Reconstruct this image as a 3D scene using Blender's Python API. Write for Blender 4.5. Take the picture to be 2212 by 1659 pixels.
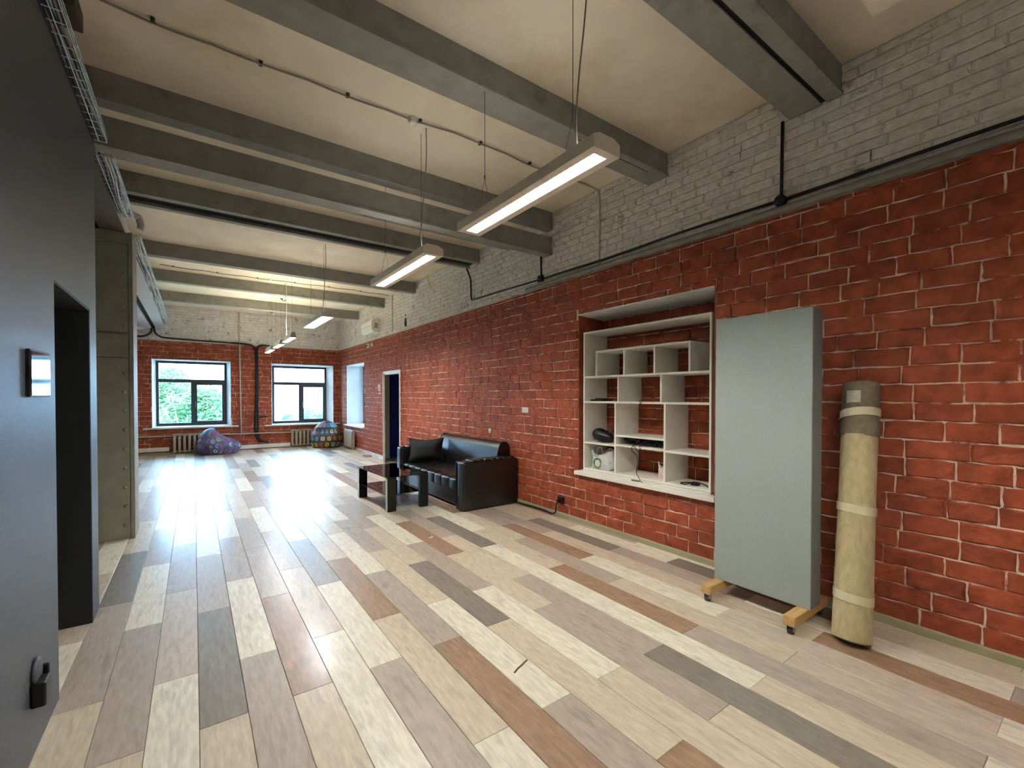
import bpy, bmesh, math, random
from mathutils import Vector, Matrix, noise as mnoise
from math import sin, cos, pi, radians

# ---------------------------------------------------------------- scene, camera, world, exposure
for _o in list(bpy.data.objects):
    bpy.data.objects.remove(_o)
SC = bpy.context.scene
COL = SC.collection
F_PX, CY_PX, YAW, PITCH, ROLL = 957.713, 867.784, .622523, -.01301, -.000152

def _rot(a, b, c):
    return Matrix.Rotation(a, 3, 'Z') @ Matrix.Rotation(b, 3, 'X') @ Matrix.Rotation(c, 3, 'Y')
_R = _rot(-YAW, PITCH, ROLL)
cam_d = bpy.data.cameras.new('camera')
cam = bpy.data.objects.new('camera', cam_d)
COL.objects.link(cam)
cam_d.sensor_width = 36.0
cam_d.lens = F_PX / 2212 * 36
cam_d.shift_y = (CY_PX - 829.5) / 2212
cam_d.clip_start = .02
cam_d.clip_end = 300
_m = Matrix.Identity(4)
for _i in range(3):
    _m[_i][0] = _R[_i][0]
    _m[_i][1] = _R[_i][2]
    _m[_i][2] = -_R[_i][1]
_m[0][3], _m[1][3], _m[2][3] = 0, 0, 1.6
cam.matrix_world = _m
SC.camera = cam

SKY = 7.0            # daylight
LAMP = 75.0          # fluorescent tubes
WARM = (1.0, .955, .88)
w = bpy.data.worlds.new('world')
SC.world = w
w.use_nodes = True
_bg = w.node_tree.nodes['Background']
_bg.inputs[0].default_value = (.36, .64, 1.0, 1)
_bg.inputs[1].default_value = SKY
sun_d = bpy.data.lights.new('sun', 'SUN')      # behind the building: lights the trees outside
sun_d.energy = 5
sun_d.angle = .01
sun_d.color = (1.0, .95, .86)
sun = bpy.data.objects.new('sun', sun_d)
COL.objects.link(sun)
sun.location = (0, -20, 30)
sun.rotation_euler = Vector((.12, .70, -.70)).to_track_quat('-Z', 'Y').to_euler()
SC.view_settings.view_transform = 'Standard'
SC.view_settings.look = 'None'
SC.view_settings.gamma = 1
SC.view_settings.use_curve_mapping = False
SC.view_settings.exposure = 2.3

XW, YF, ZC = 3.953, 15.349, 4.07     # right wall, far wall, ceiling
ZB = 3.10                            # top of the brick cladding
RND = random.Random(7)

# ---------------------------------------------------------------- helpers
def s2l(c):
    return tuple(((v / 255) / 12.92 if v / 255 <= .04045 else ((v / 255 + .055) / 1.055) ** 2.4) for v in c)

MATS = {}

def nodes_of(m):
    m.use_nodes = True
    nt = m.node_tree
    return nt, nt.nodes, nt.links, nt.nodes['Principled BSDF']

def mat(name, rgb, rough=.6, var=.12, scale=6., bump=0., bscale=40., metal=0., spec=.5, stretch=(1, 1, 1),
        coat=0., coat_rough=.08, emit=0., space='Object', rndoff=False, island=0., stain=None, stain_scale=1.2, stain_lo=.55, stain_hi=.75):
    """procedural colour with noise variation, optional stains and bump"""
    if name in MATS:
        return MATS[name]
    m = bpy.data.materials.new(name)
    nt, N, L, P = nodes_of(m)
    c = s2l(rgb)
    tc = N.new('ShaderNodeTexCoord')
    src = tc.outputs['Object']
    if space == 'World':
        g = N.new('ShaderNodeNewGeometry')
        src = g.outputs['Position']
    if rndoff:
        oi = N.new('ShaderNodeObjectInfo')
        mu = N.new('ShaderNodeMath'); mu.operation = 'MULTIPLY'; mu.inputs[1].default_value = 37.0
        L.new(oi.outputs['Random'], mu.inputs[0])
        ad = N.new('ShaderNodeVectorMath'); ad.operation = 'ADD'
        L.new(src, ad.inputs[0]); L.new(mu.outputs[0], ad.inputs[1])
        src = ad.outputs[0]
    mp = N.new('ShaderNodeMapping')
    mp.inputs['Scale'].default_value = stretch
    L.new(src, mp.inputs['Vector'])
    nz = N.new('ShaderNodeTexNoise')
    nz.inputs['Scale'].default_value = scale
    nz.inputs['Detail'].default_value = 5
    L.new(mp.outputs[0], nz.inputs['Vector'])
    rp = N.new('ShaderNodeValToRGB')
    rp.color_ramp.elements[0].position = .3
    rp.color_ramp.elements[1].position = .7
    lo = tuple(max(0, v * (1 - var * 1.3)) for v in c)
    hi = tuple(min(1, v * (1 + var)) for v in c)
    rp.color_ramp.elements[0].color = (*lo, 1)
    rp.color_ramp.elements[1].color = (*hi, 1)
    L.new(nz.outputs[0], rp.inputs[0])
    out = rp.outputs[0]
    if stain:
        n2 = N.new('ShaderNodeTexNoise')
        n2.inputs['Scale'].default_value = stain_scale
        n2.inputs['Detail'].default_value = 8
        n2.inputs['Roughness'].default_value = .65
        L.new(mp.outputs[0], n2.inputs['Vector'])
        r2 = N.new('ShaderNodeValToRGB')
        r2.color_ramp.elements[0].position = stain_lo
        r2.color_ramp.elements[1].position = stain_hi
        L.new(n2.outputs[0], r2.inputs[0])
        mx = N.new('ShaderNodeMix'); mx.data_type = 'RGBA'
        L.new(r2.outputs[0], mx.inputs[0])
        L.new(out, mx.inputs[6])
        mx.inputs[7].default_value = (*s2l(stain), 1)
        out = mx.outputs[2]
    if island:
        g2 = N.new('ShaderNodeNewGeometry')
        o2 = N.new('ShaderNodeObjectInfo')
        a2 = N.new('ShaderNodeMath'); a2.operation = 'ADD'
        L.new(g2.outputs['Random Per Island'], a2.inputs[0]); L.new(o2.outputs['Random'], a2.inputs[1])
        f2 = N.new('ShaderNodeMath'); f2.operation = 'FRACT'
        L.new(a2.outputs[0], f2.inputs[0])
        mr = N.new('ShaderNodeMapRange')
        mr.inputs['To Min'].default_value = 1 - island
        mr.inputs['To Max'].default_value = 1 + island
        L.new(f2.outputs[0], mr.inputs[0])
        vm = N.new('ShaderNodeVectorMath'); vm.operation = 'SCALE'
        L.new(out, vm.inputs[0]); L.new(mr.outputs[0], vm.inputs['Scale'])
        out = vm.outputs[0]
    L.new(out, P.inputs['Base Color'])
    P.inputs['Roughness'].default_value = rough
    P.inputs['Metallic'].default_value = metal
    P.inputs['Specular IOR Level'].default_value = spec
    if coat:
        P.inputs['Coat Weight'].default_value = coat
        P.inputs['Coat Roughness'].default_value = coat_rough
    if emit:
        P.inputs['Emission Color'].default_value = (*c, 1)
        P.inputs['Emission Strength'].default_value = emit
    if bump:
        nb = N.new('ShaderNodeTexNoise')
        nb.inputs['Scale'].default_value = bscale
        nb.inputs['Detail'].default_value = 4
        L.new(mp.outputs[0], nb.inputs['Vector'])
        bp = N.new('ShaderNodeBump')
        bp.inputs['Strength'].default_value = min(1, bump)
        bp.inputs['Distance'].default_value = .01
        L.new(nb.outputs[0], bp.inputs['Height'])
        L.new(bp.outputs[0], P.inputs['Normal'])
    MATS[name] = m
    return m


class MB:
    """collects shapes, builds ONE mesh object"""
    def __init__(self):
        self.V, self.F, self.S = [], [], []

    def add(self, vs, fs, smooth=False):
        o = len(self.V)
        self.V += [tuple(v) for v in vs]
        self.F += [tuple(i + o for i in f) for f in fs]
        self.S += [smooth] * len(fs)
        return self

    def box(self, x0, x1, y0, y1, z0, z1, bev=0.):
        x0, x1 = min(x0, x1), max(x0, x1)
        y0, y1 = min(y0, y1), max(y0, y1)
        z0, z1 = min(z0, z1), max(z0, z1)
        if bev <= 0:
            vs = [(x, y, z) for x in (x0, x1) for y in (y0, y1) for z in (z0, z1)]
            return self.add(vs, [(0, 1, 3, 2), (4, 6, 7, 5), (0, 4, 5, 1), (2, 3, 7, 6), (0, 2, 6, 4), (1, 5, 7, 3)])
        bm = bmesh.new()
        bmesh.ops.create_cube(bm, size=1)
        for v in bm.verts:
            v.co = Vector(((x0 + x1) / 2 + v.co.x * (x1 - x0), (y0 + y1) / 2 + v.co.y * (y1 - y0), (z0 + z1) / 2 + v.co.z * (z1 - z0)))
        bmesh.ops.bevel(bm, geom=bm.edges[:], offset=bev, segments=2 if bev > .004 else 1, profile=.5, affect='EDGES')
        bm.verts.index_update()
        self.add([v.co[:] for v in bm.verts], [[v.index for v in f.verts] for f in bm.faces], bev > .008)
        bm.free()
        return self

    def cyl(self, p0, p1, r, n=12, r2=None, cap=True, smooth=True):
        p0, p1 = Vector(p0), Vector(p1)
        d = (p1 - p0).normalized()
        a = d.orthogonal().normalized()
        b = d.cross(a)
        r2 = r if r2 is None else r2
        vs = []
        for p, q in ((p0, r), (p1, r2)):
            for i in range(n):
                t = 2 * pi * i / n
                vs.append(p + (a * cos(t) + b * sin(t)) * q)
        fs = [(i, (i + 1) % n, n + (i + 1) % n, n + i) for i in range(n)]
        self.add(vs, fs, smooth)
        if cap:
            self.add(vs[:n], [tuple(range(n))[::-1]])
            self.add(vs[n:], [tuple(range(n))])
        return self

    def tube(self, pts, r, n=8, closed=False):
        pts = [Vector(p) for p in pts]
        m = len(pts)
        if m < 2:
            return self
        prev = None
        rings = []
        for i, p in enumerate(pts):
            if closed:
                d = (pts[(i + 1) % m] - pts[i - 1])
            else:
                d = pts[min(i + 1, m - 1)] - pts[max(i - 1, 0)]
            d.normalize()
            a = d.orthogonal().normalized() if prev is None else (prev - d * prev.dot(d)).normalized()
            prev = a
            b = d.cross(a)
            rings.append([p + (a * cos(2 * pi * k / n) + b * sin(2 * pi * k / n)) * r for k in range(n)])
        vs = [v for rg in rings for v in rg]
        fs = []
        for i in range(m if closed else m - 1):
            j = (i + 1) % m
            for k in range(n):
                fs.append((i * n + k, i * n + (k + 1) % n, j * n + (k + 1) % n, j * n + k))
        if not closed:
            fs.append(tuple(range(n))[::-1])
            fs.append(tuple(range((m - 1) * n, m * n)))
        return self.add(vs, fs, True)

    def lathe(self, prof, c=(0, 0, 0), n=20, axis='Z', smooth=True):
        vs, fs = [], []
        for r, h in prof:
            for i in range(n):
                t = 2 * pi * i / n
                a, b = r * cos(t), r * sin(t)
                v = {'Z': (a, b, h), 'X': (h, a, b), 'Y': (b, h, a)}[axis]
                vs.append((v[0] + c[0], v[1] + c[1], v[2] + c[2]))
        for j in range(len(prof) - 1):
            for i in range(n):
                k = (i + 1) % n
                fs.append((j * n + i, j * n + k, (j + 1) * n + k, (j + 1) * n + i))
        fs.append(tuple(range(n))[::-1])
        fs.append(tuple(range((len(prof) - 1) * n, len(prof) * n)))
        return self.add(vs, fs, smooth)

    def prism(self, poly, axis, a0, a1, smooth=False):
        """extrude a 2-D polygon along an axis: poly in the two other axes (cyclic order)"""
        n = len(poly)
        vs = []
        for a in (a0, a1):
            for p, q in poly:
                vs.append({'X': (a, p, q), 'Y': (p, a, q), 'Z': (p, q, a)}[axis])
        fs = [(i, (i + 1) % n, n + (i + 1) % n, n + i) for i in range(n)]
        self.add(vs, fs, smooth)
        self.add(vs[:n], [tuple(range(n))[::-1]])
        self.add(vs[n:], [tuple(range(n))])
        return self

    def grid(self, fn, nu, nv, closed_u=False, smooth=True):
        vs = [fn(i / (nu if closed_u else nu - 1), j / (nv - 1)) for j in range(nv) for i in range(nu)]
        fs = []
        for j in range(nv - 1):
            for i in range(nu if closed_u else nu - 1):
                k = (i + 1) % nu
                fs.append((j * nu + i, j * nu + k, (j + 1) * nu + k, (j + 1) * nu + i))
        return self.add(vs, fs, smooth)

    def mesh(self, name):
        me = bpy.data.meshes.new(name)
        me.from_pydata(self.V, [], self.F)
        me.update()
        bm = bmesh.new(); bm.from_mesh(me)
        bmesh.ops.recalc_face_normals(bm, faces=bm.faces[:])
        bm.to_mesh(me); bm.free()
        me.polygons.foreach_set('use_smooth', self.S)
        return me

    def build(self, name, m, parent=None, label=None, cat=None, group=None, kind=None):
        me = self.mesh(name)
        return link(name, me, m, parent, label, cat, group, kind)


def link(name, me, m, parent=None, label=None, cat=None, group=None, kind=None):
    if m and not me.materials:
        me.materials.append(m)
    o = bpy.data.objects.new(name, me)
    COL.objects.link(o)
    if parent:
        o.parent = parent
    tag(o, label, cat, group, kind)
    return o


def tag(o, label=None, cat=None, group=None, kind=None):
    if label: o['label'] = label
    if cat: o['category'] = cat
    if group: o['group'] = group
    if kind: o['kind'] = kind
    return o


def thing(name, loc, label, cat, rz=0, group=None):
    o = bpy.data.objects.new(name, None)
    COL.objects.link(o)
    o.empty_display_size = .1
    o.location = loc
    o.rotation_euler = (0, 0, rz)
    return tag(o, label, cat, group)


def copy_tree(o, parent=None):
    c = o.copy()
    COL.objects.link(c)
    c.parent = parent
    for ch in list(o.children):
        copy_tree(ch, c)
    return c


def bez(pts, n=8):
    """Catmull-Rom through points"""
    P = [Vector(p) for p in pts]
    P = [P[0]] + P + [P[-1]]
    out = []
    for i in range(1, len(P) - 2):
        for k in range(n):
            t = k / n
            a, b, c, d = P[i - 1], P[i], P[i + 1], P[i + 2]
            out.append(.5 * ((2 * b) + (c - a) * t + (2 * a - 5 * b + 4 * c - d) * t * t + (3 * b - a - 3 * c + d) * t ** 3))
    out.append(P[-2])
    return out

# ---------------------------------------------------------------- materials
M_PLANK = {}
for k, rgb, v in (('W', (240, 234, 214), .13), ('T', (216, 202, 178), .12), ('P', (208, 194, 176), .12),
                  ('G', (184, 171, 156), .13), ('D', (140, 132, 120), .15), ('B', (162, 132, 106), .2)):
    M_PLANK[k] = mat('plank_' + k, rgb, rough=.42, spec=.5, coat=.26, coat_rough=.18, var=v, scale=9, stretch=(5.5, 1.0, 1), bump=.10, bscale=7,
                     rndoff=True, stain=tuple(int(c * .74) for c in rgb), stain_scale=3.2, stain_lo=.56, stain_hi=.80)
M_BRICK = mat('red_brick_cladding', (156, 77, 50), rough=.72, var=.26, scale=11, bump=.9, bscale=22, space='World', island=.13, spec=.25)
M_MORTAR = mat('pale_mortar', (232, 208, 190), rough=.9, var=.12, scale=14, bump=.3, bscale=60, space='World',
               stain=(150, 70, 50), stain_scale=3.5, stain_lo=.50, stain_hi=.60)
M_WBRICK = mat('whitewashed_brick', (214, 208, 198), rough=.85, var=.10, scale=16, bump=.7, bscale=34, space='World', island=.06, spec=.2,
               stain=(128, 114, 94), stain_scale=5.5, stain_lo=.60, stain_hi=.70)
M_WMORT = mat('whitewashed_mortar', (200, 193, 181), rough=.95, var=.16, scale=18, bump=.6, bscale=40, space='World',
              stain=(92, 78, 62), stain_scale=3.0, stain_lo=.56, stain_hi=.7)
M_CEIL = mat('ceiling_concrete', (228, 218, 198), rough=.9, var=.05, scale=2.2, bump=.25, bscale=18, space='World', spec=.2,
             stain=(202, 184, 152), stain_scale=.9, stain_lo=.50, stain_hi=.78)
M_BEAM = mat('beam_grey_paint', (142, 142, 134), rough=.7, var=.10, scale=7, bump=.35, bscale=26, space='World', spec=.3,
             stain=(116, 115, 108), stain_scale=3, stain_lo=.58, stain_hi=.7)
M_SLOT = mat('black_gap', (14, 13, 12), rough=.95, var=.1)
M_STEEL = mat('olive_grey_steel', (148, 149, 134), rough=.55, var=.10, scale=6, bump=.18, bscale=22, space='World', spec=.4)
M_DARKWALL = mat('charcoal_paint', (72, 78, 87), rough=.48, var=.06, scale=40, bump=.10, bscale=120, space='World', spec=.45)
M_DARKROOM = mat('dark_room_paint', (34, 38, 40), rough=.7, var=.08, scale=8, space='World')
M_WHITE = mat('white_paint', (226, 224, 216), rough=.5, var=.04, scale=8, bump=.05, bscale=60, space='World')
M_SHELFW = mat('white_laminate', (240, 237, 225), rough=.45, var=.03, scale=10)
M_PLASTER = mat('white_plaster', (226, 226, 224), rough=.8, var=.05, scale=5, bump=.2, bscale=30, space='World')
M_FRAME = mat('anthracite_frame', (62, 66, 70), rough=.4, var=.06, scale=20)
M_BASE = mat('beige_baseboard', (168, 160, 126), rough=.55, var=.06, scale=10, stretch=(8, 1, 8))
M_RAD = mat('radiator_grey_paint', (168, 160, 144), rough=.5, var=.08, scale=14)
M_PIPE = mat('pipe_light_paint', (186, 178, 162), rough=.5, var=.08, scale=12, space='World')
M_GPIPE = mat('pipe_grey_paint', (142, 138, 128), rough=.55, var=.14, scale=9, bump=.2, bscale=30, space='World')
M_BLACK = mat('black_plastic', (9, 9, 10), rough=.42, var=.1, scale=20)
M_CABLE = mat('black_cable', (11, 10, 10), rough=.55, var=.1, scale=20)
M_LEATHER = mat('black_leatherette', (9, 9, 10), rough=.34, var=.12, scale=14, bump=.22, bscale=9, spec=.6)
M_CUSH = mat('dark_cushion', (20, 19, 16), rough=.7, var=.12, scale=30, bump=.2, bscale=10)
M_WOOD = mat('raw_pine', (206, 168, 108), rough=.6, var=.12, scale=6, stretch=(1, 8, 8), bump=.1, bscale=30)
M_FABRIC = mat('grey_blue_fabric', (164, 174, 170), rough=.9, var=.035, scale=60, bump=.25, bscale=260, stretch=(1, 1, 1), spec=.2)
M_FABRIC_S = mat('panel_side_fabric', (136, 138, 136), rough=.9, var=.05, scale=60, bump=.25, bscale=260, spec=.2)
M_CARPET = mat('carpet_back_jute', (200, 184, 142), rough=.95, var=.13, scale=30, bump=.5, bscale=220, spec=.15, stretch=(1, 1, .4))
M_CARPETG = mat('carpet_back_grey', (126, 116, 96), rough=.95, var=.16, scale=34, bump=.5, bscale=200, spec=.15)
M_TAPE = mat('clear_tape', (222, 212, 176), rough=.35, var=.05, scale=20)
M_LABEL = mat('silver_label', (196, 192, 176), rough=.4, var=.12, scale=40)
M_CHROME = mat('worn_chrome', (190, 188, 182), rough=.25, var=.08, scale=20, metal=1.)
M_GALV = mat('galvanised_wire', (196, 206, 208), rough=.4, var=.1, scale=30, metal=.6)
M_LUM = mat('luminaire_white', (240, 232, 216), rough=.5, var=.03, scale=10)
M_LOUVRE = mat('louvre_satin_white', (236, 238, 236), rough=.25, var=.02, scale=10)
M_GLASSBLK = mat('black_glass', (8, 8, 9), rough=.03, var=.02, scale=4, spec=.8, coat=.6)
M_TABLELEG = mat('table_leg_black', (16, 16, 15), rough=.4, var=.1, scale=16)
M_NAVY = mat('navy_blue_paint', (22, 34, 128), rough=.7, var=.06, scale=6, space='World')
M_DOORB = mat('door_edge_beige', (196, 184, 160), rough=.5, var=.06, scale=8)
M_AC = mat('aircon_white', (232, 230, 222), rough=.35, var=.02, scale=8)
M_YELLOW = mat('yellow_wire', (214, 200, 60), rough=.5, var=.05)
M_DARKMET = mat('dark_grille', (60, 58, 54), rough=.6, var=.1)
M_FOIL = mat('crumpled_white_wrap', (206, 204, 204), rough=.5, var=.2, scale=20, bump=.6, bscale=40)
M_OUT = mat('outside_ground', (150, 156, 140), rough=.95, var=.1, scale=.4, space='World')


def emission(name, rgb, st):
    m = bpy.data.materials.new(name)
    nt, N, L, P = nodes_of(m)
    e = N.new('ShaderNodeEmission')
    e.inputs[0].default_value = (*rgb, 1)
    e.inputs[1].default_value = st
    L.new(e.outputs[0], N['Material Output'].inputs[0])
    return m
M_TUBE = emission('fluorescent_tube', WARM, LAMP)
M_FILL = emission('added_fill_strip', WARM, LAMP * .03)  # glow added above the louvred lamps to brighten the ceiling
M_UP2 = emission('uplight_strip_warm', (1.0, .9, .66), LAMP * .35)
M_TUBEC = emission('fluorescent_tube_cool', (.92, .97, 1.0), LAMP)


def glass_mat():
    m = bpy.data.materials.new('window_glass')
    nt, N, L, P = nodes_of(m)
    t = N.new('ShaderNodeBsdfTransparent')
    t.inputs[0].default_value = (.96, .98, .97, 1)
    g = N.new('ShaderNodeBsdfGlossy')
    g.inputs['Roughness'].default_value = .02
    f = N.new('ShaderNodeFresnel')
    f.inputs[0].default_value = 1.45
    x = N.new('ShaderNodeMixShader')
    L.new(f.outputs[0], x.inputs[0]); L.new(t.outputs[0], x.inputs[1]); L.new(g.outputs[0], x.inputs[2])
    L.new(x.outputs[0], N['Material Output'].inputs[0])
    return m
M_GLASS = glass_mat()


def tabletop_mat():
    m = bpy.data.materials.new('smoked_table_glass')
    nt, N, L, P = nodes_of(m)
    t = N.new('ShaderNodeBsdfTransparent')
    t.inputs[0].default_value = (.10, .09, .09, 1)
    g = N.new('ShaderNodeBsdfGlossy')
    g.inputs['Roughness'].default_value = .02
    g.inputs[0].default_value = (.85, .85, .85, 1)
    f = N.new('ShaderNodeFresnel')
    f.inputs[0].default_value = 1.7
    x = N.new('ShaderNodeMixShader')
    L.new(f.outputs[0], x.inputs[0]); L.new(t.outputs[0], x.inputs[1]); L.new(g.outputs[0], x.inputs[2])
    L.new(x.outputs[0], N['Material Output'].inputs[0])
    return m
M_TGLASS = tabletop_mat()


def bag_mat():
    m = bpy.data.materials.new('thin_white_plastic_bag')
    nt, N, L, P = nodes_of(m)
    P.inputs['Base Color'].default_value = (.75, .75, .74, 1)
    P.inputs['Roughness'].default_value = .35
    P.inputs['Alpha'].default_value = .86
    n = N.new('ShaderNodeTexNoise'); n.inputs['Scale'].default_value = 30
    b = N.new('ShaderNodeBump'); b.inputs['Strength'].default_value = .5; b.inputs['Distance'].default_value = .01
    L.new(n.outputs[0], b.inputs['Height']); L.new(b.outputs[0], P.inputs['Normal'])
    return m
M_BAG = bag_mat()

# ---------------------------------------------------------------- floor: laminate planks, each its own piece
floor = MB().box(-5, XW + .02, -3, YF + .02, -.25, -.008).build('floor', mat('floor_underlay', (120, 108, 94), rough=.8, space='World'), kind='structure')
PW, PL = .2036, 1.388
OBS = """-4 3.95 W T;-4 5.36 P W;-3 3.11 T G;-3 4.51 G D;-3 5.91 D T;-2 2.58 T G;-2 3.95 G W;-2 6.77 G W;-1 3.10 W P;-1 4.50 P G;-1 5.9 G W;0 2.56 T D;0 3.96 D G;0 5.36 G W;1 3.1 G W;1 4.5 W G;1 5.91 G W;2 2.57 T B;2 3.95 B G;2 6.73 G T;3 3.11 W P;3 4.49 P W;3 5.92 G W;3 8.69 G W;4 2.58 G W;4 3.96 W D;4 5.36 D W;5 1.72 W T;5 3.12 T B;5 4.52 B T;6 2.58 B G;6 3.96 G W;7 1.74 G W;7 3.1 W T;7 4.52 T G;7 5.9 G W;8 1.19 B T;8 2.58 T D;8 3.96 D T;8 5.36 T G;9 1.74 T W;9 3.11 W G;9 4.52 G W;10 1.19 T G;10 2.58 G T;10 3.97 T B;10 5.36 B T;11 1.75 D G;11 3.12 G T;11 4.5 T G;12 1.21 T W;12 2.59 W W;12 3.97 W D;12 5.37 D T;13 .37 W G;13 1.755 G B;13 3.125 B T;13 4.516 T W;14 1.215 P T;14 2.588 T G;14 3.99 G T;15 .38 W P;15 1.77 P W;15 3.14 W B;15 4.54 B G;16 1.22 B T;16 2.59 T P;16 3.96 T G;17 .4 G W;17 1.77 W G;17 3.145 G D;17 4.54 D T;18 2.61 D W;18 3.96 W T;18 1.22 T D;19 .4 T T"""
PCOL = {}
def plank_index(row, y):
    ph = .35 if row % 2 else 1.195
    return round((y - ph) / PL)
for s in OBS.split(';'):
    r, y, a, b = s.split()
    r = int(r); n = plank_index(r, float(y))
    PCOL[(r, n - 1)] = a          # plank n spans joint n .. n+1
    PCOL[(r, n)] = b
rp = random.Random(21)
plank_mesh = {}
def plank_me(colk, x0, x1, ln):
    key = (colk, round(x0, 3), round(x1, 3), round(ln, 3))
    if key not in plank_mesh:
        g = .0011
        b = MB()
        h = .0
        c = .0016
        b.add([(x0 + g, g, -.008), (x1 - g, g, -.008), (x1 - g, ln - g, -.008), (x0 + g, ln - g, -.008),
               (x0 + g, g, h - c), (x1 - g, g, h - c), (x1 - g, ln - g, h - c), (x0 + g, ln - g, h - c),
               (x0 + g + c, g + c, h), (x1 - g - c, g + c, h), (x1 - g - c, ln - g - c, h), (x0 + g + c, ln - g - c, h)],
              [(0, 1, 5, 4), (1, 2, 6, 5), (2, 3, 7, 6), (3, 0, 4, 7), (4, 5, 9, 8), (5, 6, 10, 9), (6, 7, 11, 10), (7, 4, 8, 11), (8, 9, 10, 11)])
        me = b.mesh('plank'); me.materials.append(M_PLANK[colk])
        plank_mesh[key] = me
    return plank_mesh[key]
far_planks = []
for r in range(-5, 20):
    x0, x1 = .010 + PW * r, .010 + PW * (r + 1)
    x1 = min(x1, XW)
    ph = .35 if r % 2 else 1.195
    for n in range(-2, 12):
        y0, y1 = ph + n * PL, ph + (n + 1) * PL
        ck = PCOL.get((r, n)) or rp.choice('WWTTTPPGGGDB')
        y0c, y1c = max(y0, -1.2), min(y1, YF)
        if y1c - y0c < .05:
            continue
        o = bpy.data.objects.new('plank', plank_me(ck, 0, x1 - x0, y1c - y0c))
        COL.objects.link(o)
        o.location = (x0, y0c, 0)
        o.parent = floor
# the aisle behind the column, hardly seen: same planks joined by colour
aisle = {k: MB() for k in 'WTPGDB'}
for r in range(-24, -5):
    x0 = .010 + PW * r
    ph = .35 if r % 2 else 1.195
    for n in range(2, 12):
        y0, y1 = max(ph + n * PL, 4.51), min(ph + (n + 1) * PL, YF)
        if y1 - y0 > .05:
            aisle[rp.choice('WWTTTPPGGGDB')].box(x0 + .0011, x0 + PW - .0011, y0 + .0011, y1 - .0011, -.008, 0)
for k, b in aisle.items():
    b.build('plank_remainder', M_PLANK[k], floor, kind='stuff')
# a chipped seam between two planks (bare core shows)
MB().tube([(1.492, 2.055, -.0005), (1.53, 2.075, .0003), (1.575, 2.09, .0003), (1.628, 2.112, -.0005)], .006, 6).build('chipped_seam', mat('bare_core', (92, 76, 62), rough=.9), floor)

# ---------------------------------------------------------------- ceiling
_ch = MB()
_ch.box(-5, XW + .5, -3, YF + .5, ZC, ZC + .3)
ceiling = _ch.build('ceiling', M_CEIL, kind='structure')

# ---------------------------------------------------------------- brick cladding
def wall_boxes(axis, at, thick, a0, a1, z0, z1, holes):
    """solid wall with rectangular openings, made of boxes around the holes. axis 'X': plane x=at, runs along y"""
    b = MB()
    cuts = sorted({a0, a1, *[h[0] for h in holes], *[h[1] for h in holes]})
    for p, q in zip(cuts, cuts[1:]):
        hs = sorted([(h[2], h[3]) for h in holes if h[0] < q - 1e-6 and h[1] > p + 1e-6])
        z = z0
        for h0, h1 in hs:
            if h0 > z + 1e-6:
                (b.box(at, at + thick, p, q, z, h0) if axis == 'X' else b.box(p, q, at, at + thick, z, h0))
            z = max(z, h1)
        if z < z1 - 1e-6:
            (b.box(at, at + thick, p, q, z, z1) if axis == 'X' else b.box(p, q, at, at + thick, z, z1))
    return b


def brick_variants(n, relief, seed, gx=4, gz=2, ch=.08):
    """unit bricks: front face at +depth along local -X ... spans y 0..1, z 0..1, depth 0..1"""
    rr = random.Random(seed)
    out = []
    for _ in range(n):
        vs, fs = [], []
        ys = [0.] + [ch / 2.2 + (1 - ch / 1.1) * i / (gx - 1) for i in range(gx)] + [1.]
        zs = [0.] + [ch + (1 - 2 * ch) * i / (gz - 1) for i in range(gz)] + [1.]
        nu, nv = len(ys), len(zs)
        for j, z in enumerate(zs):
            for i, y in enumerate(ys):
                edge = i in (0, nu - 1) or j in (0, nv - 1)
                d = (.30 if edge else 1.0 + rr.uniform(-relief, relief))
                jy = 0 if edge else rr.uniform(-.03, .03)
                ey = rr.uniform(-.014, .014) if edge else 0
                ez = rr.uniform(-.045, .045) if edge else 0
                vs.append((d, y + jy + ey, z + ez))
        for j in range(nv - 1):
            for i in range(nu - 1):
                a = j * nu + i
                fs.append((a, a + 1, a + nu + 1, a + nu))
        # sides to the wall
        ring = [i for i in range(nu)] + [j * nu + nu - 1 for j in range(1, nv)] + [(nv - 1) * nu + i for i in range(nu - 2, -1, -1)] + [j * nu for j in range(nv - 2, 0, -1)]
        o = len(vs)
        for k in ring:
            vs.append((0, vs[k][1], vs[k][2]))
        m = len(ring)
        for k in range(m):
            fs.append((ring[k], ring[(k + 1) % m], o + (k + 1) % m, o + k))
        out.append((vs, fs))
    return out


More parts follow.
